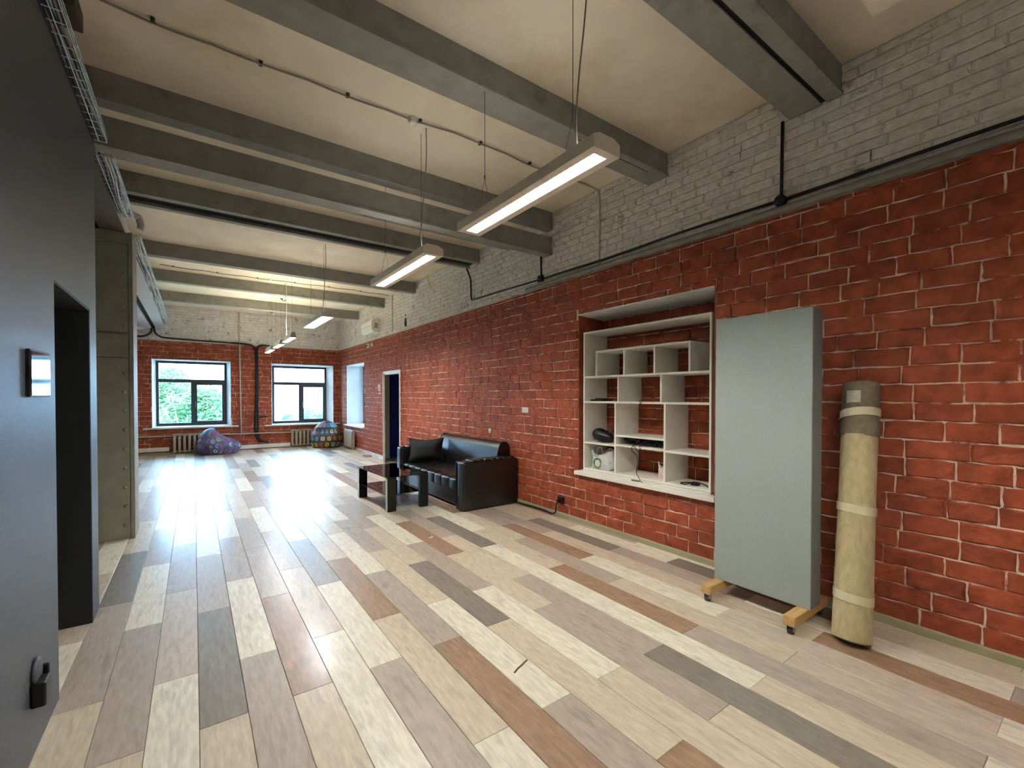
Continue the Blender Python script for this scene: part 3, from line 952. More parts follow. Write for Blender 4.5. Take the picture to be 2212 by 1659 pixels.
# cable tray and the cables in it
def tray(name, y0, y1, label):
    t = thing(name, (-.585, y0, 3.50), label, 'cable tray')
    ln = y1 - y0
    b = MB()
    for x in (-.07, -.025, .025, .07):
        b.cyl((x, 0, 0), (x, ln, 0), .0032, 5)
    for z in (.03, .06):
        for x in (-.07, .07):
            b.cyl((x, 0, z), (x, ln, z), .0032, 5)
    b.build('long_wires', M_GALV, t, kind='stuff')
    c = MB()
    n = int(ln / .1)
    for k in range(n + 1):
        y = min(ln, k * .1)
        c.tube([(-.07, y, .06), (-.07, y, .0), (.07, y, 0), (.07, y, .06)], .0028, 4)
    c.build('cross_wires', M_GALV, t, kind='stuff')
tray('cable_tray', -.9, 4.5, 'wire mesh cable tray on top of the dark partition')
tray('cable_tray', 4.76, 6.35, 'short wire mesh cable tray ending above the riveted column')
tray('cable_tray', 7.0, 15.2, 'wire mesh cable tray full of cables beyond the column')
M_CW = mat('cable_white', (206, 206, 208), rough=.5, var=.05)
M_CBL = mat('cable_blue', (142, 158, 186), rough=.5, var=.05)
M_CG = mat('cable_grey', (150, 150, 150), rough=.5, var=.05)
def bundle(y0, y1, label, n, seed):
    t = thing('cable_bundle', (-.585, y0, 3.505), label, 'cables')
    rr = random.Random(seed)
    for k in range(n):
        x = -.05 + .1 * k / (n - 1)
        ph = rr.uniform(0, 6)
        amp = rr.uniform(.006, .02)
        z = rr.uniform(.008, .04)
        pts = [(x + amp * sin(y * 3.1 + ph), y, z + .010 * sin(y * 4.3 + ph * 2)) for y in [(y1 - y0) * i / 40 for i in range(41)]]
        MB().tube(pts, rr.uniform(.005, .009), 6).build('cable', rr.choice((M_CW, M_CW, M_CG, M_CBL, M_CABLE)), t)
bundle(-.8, 4.45, 'mixed cables lying in the tray over the dark partition', 8, 3)
bundle(4.8, 6.3, 'mixed cables lying in the short tray before the column', 8, 5)
bundle(7.05, 15.1, 'pale cables lying in the long tray beyond the column', 9, 7)
wr = thing('insulation_wrap', (-.53, 6.46, 3.62), 'crumpled pale wrap around cables at the top of the column', 'wrap')
MB().tube([(p[0] + .018 * mnoise.noise(Vector(p) * 23), p[1], p[2] + .02 * mnoise.noise(Vector(p) * 19 + Vector((3, 1, 2)))) for p in [tuple(q) for q in bez([(-.10, -.08, .0), (-.03, .0, .0), (.03, .04, -.01), (.055, .05, -.06), (.055, .05, -.14)], 8)]], .034, 10).build('wrap', M_FOIL, wr)

# ---------------------------------------------------------------- pendant lamps
def wire_vee(b, y, ztop, zc):
    b.cyl((0, y, .33), (0, y, ztop), .0022, 5)
    b.tube([(0, y + .012 * cos(t), .33 + .016 + .016 * sin(t)) for t in [2 * pi * k / 10 for k in range(10)]], .002, 5, True)
    b.cyl((0, y, .33), (-.055, y, zc), .0016, 4)
    b.cyl((0, y, .33), (.055, y, zc), .0016, 4)

def louvre_lamp(y0, y1, label, wide=False, tube=M_TUBE, cord=None, top=ZC):
    ln = y1 - y0
    xc, zb = 1.7585, 2.87
    t = thing('pendant_lamp', (xc, y0, zb), label, 'lamp', group='pendant lamps in a row')
    W2_ = .0985
    iw = .084 if wide else .046
    e0 = .05
    b = MB()
    b.box(-W2_, -iw, 0, ln, 0, .012).box(iw, W2_, 0, ln, 0, .012).box(-iw, iw, 0, e0, 0, .012).box(-iw, iw, ln - e0, ln, 0, .012)
    b.build('bezel', M_LUM, t)
    b = MB()
    b.box(-W2_, -W2_ + .006, 0, ln, .012, .065).box(W2_ - .006, W2_, 0, ln, .012, .065).box(-W2_ + .006, W2_ - .006, 0, .006, .012, .065).box(-W2_ + .006, W2_ - .006, ln - .006, ln, .012, .065)
    b.prism([(-W2_, .065), (W2_, .065), (W2_ - .045, .085), (-W2_ + .045, .085)], 'Y', 0, ln)
    b.box(-.052, .052, .03, ln - .03, .085, .10)
    b.build('housing', M_LUM, t)
    b = MB()
    n = 12
    b.prism([(-iw, .012), (-iw + .002, .012), (-iw * .9, .05), (-iw, .05)], 'Y', e0, ln - e0)
    b.prism([(iw, .012), (iw - .002, .012), (iw * .9, .05), (iw, .05)], 'Y', e0, ln - e0)
    b.box(-iw, iw, e0, ln - e0, .052, .056)
    b.build('reflector', M_LOUVRE, t)
    nb = 30
    prof = [(-iw + .004, .006), (0, .012), (iw - .004, .006), (iw * .92, .018), (-iw * .92, .018)]
    bme = MB().prism(prof, 'Y', -.0012, .0012).mesh('louvre_blade')
    bme.materials.append(M_LOUVRE)
    for k in range(1, nb):
        o = bpy.data.objects.new('louvre_blade', bme)
        COL.objects.link(o)
        o.parent = t
        o.location = (0, e0 + (ln - 2 * e0) * k / nb, 0)
    tb = MB()
    xs = (-.04, .04) if wide else (0.,)
    for x in xs:
        tb.cyl((x, e0 + .01, .030), (x, ln - e0 - .01, .030), .011, 10)
    tb.build('tube', tube, t)
    MB().box(-.04, .04, .05, ln - .05, .1005, .1015).build('top_glow', M_FILL, t)  # added glowing strip, no part of the lamp: fill light for the ceiling
    for y in (.26, ln - .24):
        wv = MB()
        wire_vee(wv, y, top - zb - .001, .085)
        wv.build('suspension_wire', M_DARKMET, t)
    if cord:
        MB().tube(bez([(.0, .15, top - zb - .002), (.005, .16, .9), (-.01, .2, .5), (-.03, .2, .25), (-.02, .2, .1)], 6), .005, 6).build('power_cord', mat('cord_grey', (150, 142, 128), rough=.6), t)
    return t
louvre_lamp(-.93, .516, 'white louvred lamp cut off at the top right corner of the photo', cord=False)
louvre_lamp(1.60, 3.035, 'long white louvred lamp nearest the camera hanging on thin wires', cord=True)
louvre_lamp(3.66, 5.12, 'second white louvred lamp hanging beyond the nearest one', cord=True)
louvre_lamp(7.50, 9.02, 'third hanging lamp with a wide cold white opening', wide=True, tube=M_TUBEC, cord=True)

def prism_lamp(y0, y1, label, cord=False):
    ln = y1 - y0
    t = thing('linear_lamp', (1.66, y0, 2.79), label, 'lamp', group='slim linear lamps near the far windows')
    b = MB()
    b.prism([(-.06, 0), (-.05, 0), (-.024, .095), (.024, .095), (.05, 0), (.06, 0), (.03, .115), (-.03, .115)], 'Y', 0.006, ln - .006)
    b.build('housing', M_LUM, t)
    MB().prism([(-.06, 0), (.06, 0), (.03, .115), (-.03, .115)], 'Y', 0, .006).build('end_cap', M_BEAM, t)
    MB().prism([(-.06, 0), (.06, 0), (.03, .115), (-.03, .115)], 'Y', ln - .006, ln).build('end_cap', M_BEAM, t)
    MB().box(-.049, .049, .007, ln - .007, .001, .006).build('diffuser', M_TUBEC2, t)
    MB().box(-.025, .025, .03, ln - .03, .1155, .1165).build('top_glow', M_UP2, t)
    for y in (.12, ln - .12):
        MB().cyl((0, y, .115), (0, y, ZC - 2.79 - .001), .002, 5).cyl((0, y, .112), (0, y, .14), .006, 6).build('suspension_wire', M_DARKMET, t)
    if cord:
        MB().tube(bez([(0, ln - .2, ZC - 2.79 - .03), (.004, ln - .2, .8), (-.004, ln - .22, .4), (0, ln - .22, .12)], 6), .007, 6).build('power_cord', M_CW, t)
        MB().box(-.03, .03, ln - .24, ln - .16, ZC - 2.79 - .028, ZC - 2.79 - .001, .004).build('ceiling_rose', M_WHITE, t)
M_TUBEC2 = emission('linear_diffuser', (1.0, .97, .9), LAMP * .14)
prism_lamp(9.95, 11.0, 'slim linear lamp of the far row, nearest of three', True)
prism_lamp(11.4, 12.45, 'slim linear lamp of the far row, middle of three')
prism_lamp(12.9, 14.0, 'slim linear lamp of the far row, last before the far wall')

# ---------------------------------------------------------------- sofa
sf = thing('sofa', (3.02, 5.31, 0), 'two seat black leatherette sofa against the brick wall', 'sofa')
SX = lambda b: b
def soft_box(x0, x1, y0, y1, z0, z1, r, puff=0., nx=1, seg=4):
    """rounded block"""
    b = MB()
    bm = bmesh.new()
    bmesh.ops.create_cube(bm, size=1)
    for v in bm.verts:
        v.co = Vector(((x0 + x1) / 2 + v.co.x * (x1 - x0), (y0 + y1) / 2 + v.co.y * (y1 - y0), (z0 + z1) / 2 + v.co.z * (z1 - z0)))
    bmesh.ops.bevel(bm, geom=bm.edges[:], offset=r, segments=seg, profile=.5, affect='EDGES')
    bm.verts.index_update()
    b.add([v.co[:] for v in bm.verts], [[v.index for v in f.verts] for f in bm.faces], True)
    bm.free()
    return b
soft_box(.03, .90, .225, 2.235, .03, .26, .02).build('base', M_LEATHER, sf)
nseg = 8
for k in range(nseg):
    a0, a1 = .235 + k * 1.995 / nseg, .235 + (k + 1) * 1.995 / nseg
    soft_box(-.005, .20, a0 + .001, a1 - .001, .245, .415, .035).build('seat_front_pad', M_LEATHER, sf)
soft_box(.15, .72, .235, 2.23, .255, .418, .03).build('seat_cushion', M_LEATHER, sf)
bk = MB().prism([(.60, .40), (.66, .60), (.70, .80), (.73, .87), (.78, .90), (.84, .895), (.89, .85), (.905, .70), (.905, .05), (.66, .05)], 'Y', .215, 2.17, True)
bk.build('backrest', M_LEATHER, sf)
pp = [(.598, .41), (.657, .60), (.697, .80), (.728, .873), (.78, .904), (.84, .899), (.893, .853)]
for y in (.222, 2.163):
    MB().tube([(p, y, q) for p, q in pp], .007, 6).build('back_piping', M_LEATHER, sf)
MB().box(.60, .905, 2.17, 2.235, .05, .62, .01).build('back_frame', M_LEATHER, sf)
MB().box(.60, .905, .10, .215, .05, .64, .01).build('back_frame', M_LEATHER, sf)
def arm(y0, y1, flip):
    soft_box(-.03, .905, y0, y1, .0, .685, .035).build('armrest', M_LEATHER, sf)
    yi = y1 if not flip else y0
    ye = y0 if not flip else y1
    MB().tube(bez([(-.028, yi + (-.03 if not flip else .03), .02), (-.034, yi + (-.03 if not flip else .03), .3), (-.034, yi + (-.03 if not flip else .03), .6), (-.02, yi + (-.03 if not flip else .03), .675), (.05, yi + (-.03 if not flip else .03), .69)], 5), .008, 6).build('arm_piping', M_LEATHER, sf)
    for k in range(7):
        x = .12 + k * .105
        soft_box(x, x + .104, y0 + .006, y1 - .006, .66, .705, .02, seg=3).build('arm_pad', M_LEATHER, sf)
arm(0, .225, False)
arm(2.235, 2.45, True)

cu = thing('cushion', (3.36, 7.30, .43), 'dark square cushion leaning in the left corner of the black sofa', 'cushion', rz=radians(-26))
def cush(sgn):
    def fn(u, v):
        a, c = u * 2 - 1, v * 2 - 1
        puff = (1 - a ** 4) * (1 - c ** 4)
        pin = 1 - .07 * (1 - a * a) * (1 if abs(c) > .99 else abs(c) ** 4)
        return (a * .31 * (1 - .13 * (1 - c * c)), sgn * (.005 + .11 * puff) + .09 * v, .21 + c * (.205 - .045 * (1 - a * a)))
    return fn
cb_ = MB(); cb_.grid(cush(-1), 15, 13); cb_.grid(cush(1), 15, 13)
cb_.build('cover', M_CUSH, cu)
f0 = cush(0)
rim = [f0(i / 10, 0) for i in range(11)] + [f0(1, i / 10) for i in range(1, 11)] + [f0(1 - i / 10, 1) for i in range(1, 11)] + [f0(0, 1 - i / 10) for i in range(1, 10)]
MB().tube(rim, .009, 6, True).build('piping', M_CUSH, cu)

# ---------------------------------------------------------------- coffee table
ct = thing('coffee_table', (2.43, 6.52, 0), 'low black coffee table with a dark glass top in front of the sofa', 'table', rz=radians(2.4))
for sx_, sy_ in ((-1, -1), (1, -1), (-1, 1), (1, 1)):
    lg = MB().box(sx_ * .31 - (.0 if sx_ < 0 else .13), sx_ * .31 + (.13 if sx_ < 0 else 0), sy_ * .59 - (0 if sy_ < 0 else .06), sy_ * .59 + (.06 if sy_ < 0 else 0), 0, .462, .003).build('leg', M_TABLELEG, ct)
    xx = sx_ * .311
    MB().box(-.312 if sx_ < 0 else .308, -.308 if sx_ < 0 else .312, sy_ * .589 - (0 if sy_ < 0 else .058), sy_ * .589 + (.058 if sy_ < 0 else 0), .003, .46).build('chrome_edge', M_CHROME, lg)
    MB().cyl((sx_ * .245, sy_ * .555, .462), (sx_ * .245, sy_ * .555, .474), .022, 14).build('chrome_cap', M_CHROME, lg)
MB().box(-.325, .325, -.605, .605, .474, .483, .002).build('tabletop', M_TGLASS, ct)
MB().box(-.295, .295, -.525, .525, .214, .222, .002).build('lower_shelf', M_TGLASS, ct)

# ---------------------------------------------------------------- mobile fabric panel on wooden feet
pn = thing('acoustic_panel', (3.505, 1.605, 0), 'tall grey blue fabric panel on wooden feet with castors before the niche', 'panel')
MB().box(-.085, -.078, -.345, .345, .128, 2.21, .003).build('front_fabric', M_FABRIC, pn)
MB().box(-.078, .085, -.345, .345, .128, 2.21, .006).build('core', M_FABRIC_S, pn)
for y in (-.33, .265):
    ft = MB().box(-.285, .26, y, y + .075, .062, .128, .006).build('foot', M_WOOD, pn)
    for x in (-.25, .21):
        c = MB().box(x - .012, x + .012, y + .022, y + .054, .048, .062).box(x - .018, x + .018, y + .016, y + .020, .02, .05).box(x - .018, x + .018, y + .056, y + .060, .02, .05)
        c.build('castor_fork', M_CHROME, ft)
        MB().cyl((x, y + .022, .022), (x, y + .054, .022), .022, 14).build('castor_wheel', M_DARKMET, ft)

# ---------------------------------------------------------------- rolled carpet leaning on the wall
rl = thing('carpet_roll', (3.452, 1.035, 0), 'tall rolled carpet bound with clear tape leaning on the brick wall', 'carpet')
top = Vector((3.832 - 3.452, 1.108 - 1.035, 1.675))
ax = top.normalized()
r_ = .106
def ring(t, r):
    a = ax.orthogonal().normalized(); b_ = ax.cross(a)
    return lambda u: ax * t + (a * cos(2 * pi * u) + b_ * sin(2 * pi * u)) * r
LEN = top.length
lift = .027
def seg(t0, t1, r, n=4):
    b = MB()
    b.grid(lambda u, v: tuple(ring(t0 + (t1 - t0) * v, r * (1 + .03 * sin(2 * pi * u * 2 + v * 3)))(u)), 28, n, True)
    return b
ax_len = LEN
seg(lift, ax_len * .79, r_, 10).build('jute_backing', M_CARPET, rl)
seg(ax_len * .785, ax_len - .0, r_ * 1.03, 5).build('grey_backing', M_CARPETG, rl)
sp = MB()
for k in (0, 1):
    t = lift if k == 0 else ax_len
    for i in range(1):
        pts = []
        for j in range(90):
            a = j * .28
            rr_ = r_ * (.12 + .86 * j / 90)
            pts.append(tuple(ring(t + (.002 if k else -.001), rr_)(a / (2 * pi))))
        sp.tube(pts, .010, 5)
sp.build('spiral_ends', M_CARPETG, rl)
for t0, tilt in ((.17, .012), (.50, .012), (.875, -.016)):
    t = ax_len * t0
    b = MB()
    b.grid(lambda u, v: tuple(ring(t + (v - .5) * .055 + tilt * sin(2 * pi * u + 1.2), r_ * (1.075 if t0 > .8 else 1.04))(u)), 28, 3, True)
    b.build('tape', M_TAPE, rl)
a = ax.orthogonal().normalized(); b_ = ax.cross(a)
vd = (Vector((0, 0, 1.6)) - Vector((3.8, 1.1, 1.6))).normalized()
u0 = math.atan2(vd.dot(b_), vd.dot(a)) / (2 * pi)
lb = MB(); lb.grid(lambda u, v: tuple(ring(ax_len * .915 + v * .085, r_ * 1.062)(u0 - .12 + .12 * u)), 6, 4)
rotl = lb.build('label_sticker', M_LABEL, rl)

# ---------------------------------------------------------------- right wall: pipes, conduits, plates
xs_ = XW - .02
def wall_tube(name, pts, r, m, label, cat, n=8):
    o = Vector(pts[0])
    t = thing(name, o, label, cat)
    MB().tube([Vector(p) - o for p in pts], r, n).build('run', m, t)
    return t
wp = wall_tube('wall_pipe', [(XW - .032, y, 3.128 + .004 * sin(y * 2)) for y in [-.9 + k * .25 for k in range(25)]], .030, M_GPIPE, 'grey painted pipe along the top of the red brick cladding', 'pipe', 12)
cp = [(XW - .018, y, 3.215 + .006 * sin(y * 3.1)) for y in [-.9 + .2 * k for k in range(29)]] + [(XW - .018, 5.2, 3.232), (XW - .018, 5.9, 3.25)]
cp += [tuple(p) for p in bez([(XW - .018, 6.3, 3.255), (XW - .018, 6.62, 3.265), (XW - .018, 6.70, 3.30), (XW - .018, 6.71, 3.45), (XW - .018, 6.72, 3.62), (XW - .02, 6.78, 3.74), (XW - .03, 6.84, 3.84)], 5)]
mc = wall_tube('black_conduit', cp, .013, M_CABLE, 'long black cable conduit along the white painted brick of the right wall', 'conduit')
v1 = wall_tube('black_conduit', [(XW - .02, 1.687, 3.24), (XW - .02, 1.684, 3.5), (XW - .02, 1.682, 3.844)], .013, M_CABLE, 'short black conduit rising to the nearest double beam', 'conduit')
v2 = wall_tube('black_conduit', [(XW - .02, 4.779, 3.25), (XW - .02, 4.79, 3.45), (XW - .02, 4.79, 3.8)], .013, M_CABLE, 'short black conduit rising behind the low steel beam', 'conduit')
jb = thing('junction_box', (XW - .013, 1.687, 3.20), 'round black junction box on the cable under the nearest beam', 'box')
MB().lathe([(.045, 0), (.045, -.04), (.038, -.048), (.001, -.05)], (0, 0, 0), 16, 'X').build('box', M_BLACK, jb)
jb2 = thing('junction_box', (XW - .013, 4.779, 3.225), 'square black junction box on the cable below the low steel beam', 'box')
MB().box(-.045, 0, -.045, .045, -.045, .045, .006).build('box', M_BLACK, jb2)
wall_tube('white_conduit', [tuple(p) for p in bez([(XW - .45, 3.72, 4.058), (XW - .12, 3.72, 4.055), (XW - .03, 3.71, 4.03), (XW - .018, 3.70, 3.9), (XW - .018, 3.70, 3.5), (XW - .018, 3.70, 3.16)], 6)], .010, M_PIPE, 'thin pale conduit dropping down the white brick right of the first lamp', 'conduit')
wall_tube('white_conduit', [(XW - .02, 10.47, 4.05), (XW - .02, 10.47, 3.6), (XW - .02, 10.475, 3.17)], .012, M_PIPE, 'thin pale conduit on the white brick near the air conditioner', 'conduit')
hol = thing('wall_crack', (XW - .012, 9.66, 3.19), 'dark pointed hole broken in the white painted brick', 'hole')
MB().prism([(-.05, 0), (.05, 0), (.06, .08), (.03, .2), (.0, .30), (-.03, .18), (-.06, .06)], 'X', -.004, .008).build('hole', M_SLOT, hol)
yw = thing('yellow_wire', (XW - .02, 8.32, 4.06), 'short yellow wire dangling by the white brick wall', 'wire')
MB().tube(bez([(-.06, .0, .0), (-.06, .02, -.06), (-.05, -.03, -.18), (-.03, -.1, -.3)], 5), .008, 6).build('wire', M_YELLOW, yw)

# plates and stickers on the brick
sw = thing('wall_plate', (XW - .016, 5.155, 1.395), 'white rectangular card stuck to the brick wall right of the sofa', 'card')
MB().box(-.004, 0, -.075, .075, -.04, .04, .001).build('plate', M_WHITE, sw)
so = thing('wall_socket', (XW - .014, 6.10, 1.03), 'small round white socket on the brick wall above the sofa', 'socket')
MB().lathe([(.042, 0), (.042, -.008), (.034, -.014), (.001, -.012)], (0, 0, 0), 18, 'X').build('plate', M_WHITE, so)
MB().lathe([(.006, 0), (.006, -.0165), (.001, -.017)], (0, -.01, 0), 8, 'X').lathe([(.006, 0), (.006, -.0165), (.001, -.017)], (0, .01, 0), 8, 'X').build('hole', M_BLACK, so)
for k, (z, s) in enumerate(((1.86, .09), (1.76, .07), (1.665, .05))):
    st = thing('notice', (XW - .016, 11.45 - .02 * k, z), ('largest', 'middle', 'smallest')[k] + ' of three pale paper notices on the brick left of the door', 'notice', group='notices by the door')
    MB().box(-.003, 0, -s, s, -s * .5, s * .5).build('sheet', mat('notice_paper', (206, 190, 180), rough=.8), st)
sk = thing('power_plug', (XW - .014, 4.355, .232), 'black plug and socket low on the brick wall right of the sofa', 'plug')
MB().box(-.04, 0, -.05, .05, -.045, .045, .008).build('socket', M_BLACK, sk)
MB().cyl((-.04, 0, 0), (-.085, 0, -.005), .022, 12, .018).build('plug', M_BLACK, sk)
MB().tube(bez([(-.08, 0, -.01), (-.10, .0, -.06), (-.085, .03, -.15), (-.05, .14, -.205), (-.03, .35, -.205), (-.025, .6, -.21), (-.03, .8, -.215), (-.03, .93, -.215)], 6), .010, 6).build('cord', M_CABLE, sk)

# air conditioner and camera
ac = thing('air_conditioner', (XW - .011, 11.36, 3.25), 'white split air conditioner high on the right wall near the far corner', 'air conditioner')
pr = [(0, 0), (-.16, .0), (-.21, .05), (-.225, .12), (-.225, .27), (-.19, .32), (0, .33)]
MB().prism(pr, 'Y', 0, .86).build('body', M_AC, ac)
MB().prism([(-.10, -.004), (-.165, -.004), (-.214, .046), (-.21, .055)], 'Y', .05, .81).build('outlet_flap', M_WHITE, ac)
MB().box(-.15, -.06, -.004, .0, .10, .24).build('side_grille', M_RAD, ac)
MB().box(-.229, -.2245, .03, .83, .16, .165).build('front_seam', M_RAD, ac)
cm = thing('security_camera', (XW - .014, 11.95, 2.985), 'small white security camera below the air conditioner', 'camera')
MB().lathe([(.05, 0), (.05, -.02), (.02, -.025)], (0, 0, 0), 16, 'X').build('mount', M_AC, cm)
MB().cyl((-.02, 0, 0), (-.08, .03, -.015), .02, 10).build('arm', M_AC, cm)
MB().lathe([(.001, -.06), (.035, -.05), (.052, -.02), (.055, .01), (.048, .035), (.001, .045)], (-.11, .04, -.02), 16).build('dome', M_AC, cm)
MB().cyl((-.15, .01, -.03), (-.162, 0, -.036), .022, 12).build('lens', M_BLACK, cm)
wall_tube('camera_lead', [tuple(p) for p in bez([(XW - .02, 11.75, 3.0), (XW - .02, 11.7, 3.05), (XW - .02, 11.72, 3.12), (XW - .02, 11.5, 3.2)], 5)], .006, M_CW, 'thin white lead from the security camera to the air conditioner', 'wire')

# ---------------------------------------------------------------- left partition fittings
tp = thing('wall_screen', (PX + .007, 2.905, 1.70), 'glossy black screen panel on the dark partition reflecting the windows', 'screen', rz=radians(-2.2))
MB().box(0, .016, -.135, .135, -.105, .105, .004).build('bezel', M_BLACK, tp)
MB().box(.016, .018, -.127, .127, -.097, .097).build('glass', M_GLASSBLK, tp)
ol = thing('wall_outlet', (PX + .001, 2.83, .285), 'black power outlet with a plug on the dark partition near the floor', 'outlet')
MB().box(0, .05, -.055, .045, -.055, .05, .008).build('box', M_BLACK, ol)
MB().box(.0, .035, .08, .10, -.02, .075, .006).build('side_clip', M_BLACK, ol)
MB().lathe([(.062, 0), (.062, .012), (.055, .016), (.001, .016)], (0, .02, .075), 18, 'X').build('round_plate', M_DARKWALL, ol)

# ---------------------------------------------------------------- far wall: radiators, pipes, cable channels
def section_mesh():
    b = MB()
    b.box(-.032, .032, -.07, .07, .05, .50, .02)
    b.box(-.045, .045, -.035, .035, .50, .545, .015)
    b.box(-.045, .045, -.035, .035, .055, .10, .015)
    me = b.mesh('section'); me.materials.append(M_RAD)
    return me
SEC = section_mesh()
def radiator(x0, n, label):
    t = thing('radiator', (x0, YF - .12, 0), label, 'radiator')
    for k in range(n):
        o = bpy.data.objects.new('section', SEC); COL.objects.link(o); o.parent = t; o.location = (.05 + .112 * k, 0, 0)
    MB().cyl((.05, 0, .525), (.05 + .112 * (n - 1), 0, .525), .02, 8).cyl((.05, 0, .078), (.05 + .112 * (n - 1), 0, .078), .02, 8).build('manifold', M_RAD, t)
    b = MB()
    for x in (.05, .05 + .112 * (n - 1)):
        b.box(x - .015, x + .015, -.02, .02, 0, .055)
    b.build('foot', M_RAD, t)
radiator(-.49, 8, 'grey ribbed radiator under the left far window behind the bean bag')
radiator(2.44, 8, 'grey ribbed radiator under the right far window')
rd = thing('radiator', (XW - .135, 13.38, 0), 'slim finned radiator on the right wall under the side window', 'radiator')
fb = MB().box(-.05, .05, 0, .052, .06, .54, .008)
fme = fb.mesh('section'); fme.materials.append(M_RAD)
for k in range(15):
    o = bpy.data.objects.new('section', fme); COL.objects.link(o); o.parent = rd; o.location = (0, .055 * k, 0)
MB().cyl((0, .02, .55), (0, .82, .55), .025, 10).cyl((0, .02, .07), (0, .82, .07), .02, 8).build('manifold', M_RAD, rd)
MB().box(-.03, .03, .02, .05, 0, .06).box(-.03, .03, .78, .81, 0, .06).build('foot', M_RAD, rd)

wall_tube('heating_pipe', [(x, YF - .06, .505 - .010 * (x + 1.2)) for x in [-1.6 + .28 * k for k in range(20)]], .018, M_PIPE, 'pale heating pipe running low along the far wall', 'pipe')
wall_tube('riser_pipe', [(1.10, YF - .04, 4.06), (1.105, YF - .04, 3.0), (1.12, YF - .04, 1.5), (1.13, YF - .045, .50)], .020, M_PIPE, 'thin pale riser pipe between the two far windows', 'pipe')
kb = thing('cable_drop', (1.53, YF - .04, 0), 'thick black cables dropping between the far windows to the floor channel', 'cables')
MB().tube(bez([(-.62, .0, 3.15), (-.3, 0, 3.14), (-.1, 0, 3.10), (-.02, 0, 2.95), (.0, 0, 2.6), (.0, 0, 1.9), (-.02, 0, 1.2), (-.04, 0, .8), (-.03, 0, .5), (.0, 0, .36), (.06, 0, .27), (.14, 0, .23), (.25, 0, .215)], 8), .030, 10).build('cable', M_CABLE, kb)
MB().tube(bez([(.42, .0, 3.10), (.3, 0, 3.13), (.1, 0, 3.12), (.03, 0, 3.0), (.03, 0, 2.6), (.035, 0, 1.9), (.03, 0, 1.2), (.04, 0, .8), (.03, 0, .5), (.05, 0, .36), (.11, 0, .27), (.19, 0, .23), (.30, 0, .215)], 8), .026, 10).build('cable', M_CABLE, kb)
MB().box(.05, .30, -.01, .015, .955, .985, .004).build('bracket', M_BLACK, kb)
bc = thing('boundary_cable', (-1.6, YF - .035, 3.18), 'black cables fanning out along the white brick above the left far window', 'cables')
MB().tube(bez([(0, 0, .0), (.45, 0, .0), (.60, 0, .05), (.68, 0, .14), (.70, 0, .30), (.72, 0, .36)], 6), .024, 8).build('cable', M_CABLE, bc)
MB().tube(bez([(.72, 0, .36), (.74, 0, .30), (.76, 0, .14), (.84, 0, .05), (1.0, 0, .0), (1.6, 0, -.02), (2.3, 0, -.03), (2.9, 0, -.045)], 6), .020, 8).build('cable', M_CABLE, bc)
def channel(x0, x1, z, label, n):
    t = thing('socket_channel', (x0, YF - .013, z), label, 'cable channel')
    ln = x1 - x0
    MB().box(0, ln, -.055, 0, -.055, .055, .006).build('trunking', M_WHITE, t)
    me = MB().box(-.032, .032, -.060, -.055, -.034, .034, .003).mesh('socket'); me.materials.append(M_AC)
    he = MB().cyl((-.009, -.0605, 0), (-.009, -.0595, 0), .004, 8).cyl((.009, -.0605, 0), (.009, -.0595, 0), .004, 8).mesh('hole'); he.materials.append(M_BLACK)
    for k in range(n):
        o = bpy.data.objects.new('socket', me); COL.objects.link(o); o.parent = t; o.location = (ln * (.18 + .66 * k / (n - 1)), 0, 0)
        h = bpy.data.objects.new('hole', he); COL.objects.link(h); h.parent = o
channel(-1.6, -.555, .145, 'white socket channel under the left end of the left far window', 6)
channel(.62, 2.44, .085, 'long white socket channel between the two radiators', 10)

# ---------------------------------------------------------------- bean bags
def bb_surface(R, H, lean, fold, seed, slump):
    def fn(u, v):
        a = 2 * pi * u
        prof = (sin(pi * min(1, v * 1.15 + .13) * .5) if v < .4 else 1.0)
        r = R * (max(0.03, (1 - (max(0, v - .28) / .725) ** 1.9)) ** .55 if v > .28 else (.80 + .20 * sin(pi * v / .56)))
        z = H * v
        n = mnoise.noise(Vector((cos(a) * 1.6, sin(a) * 1.6 + seed, v * 3.0))) * .09
        n += mnoise.noise(Vector((cos(a) * 5, sin(a) * 5, v * 8 + seed))) * .035
        dent = -fold * math.exp(-((v - .62) / .09) ** 2) * (.5 + .5 * cos(a - 4.3))
        r *= (1 + n + dent)
        z *= (1 - slump * max(0, v - .3) * max(0, cos(a - .1)))
        return (r * cos(a) + lean[0] * v * v * H, r * sin(a) * .88 + lean[1] * v * v * H, max(0.0, z + .03 * n * H))
    return fn

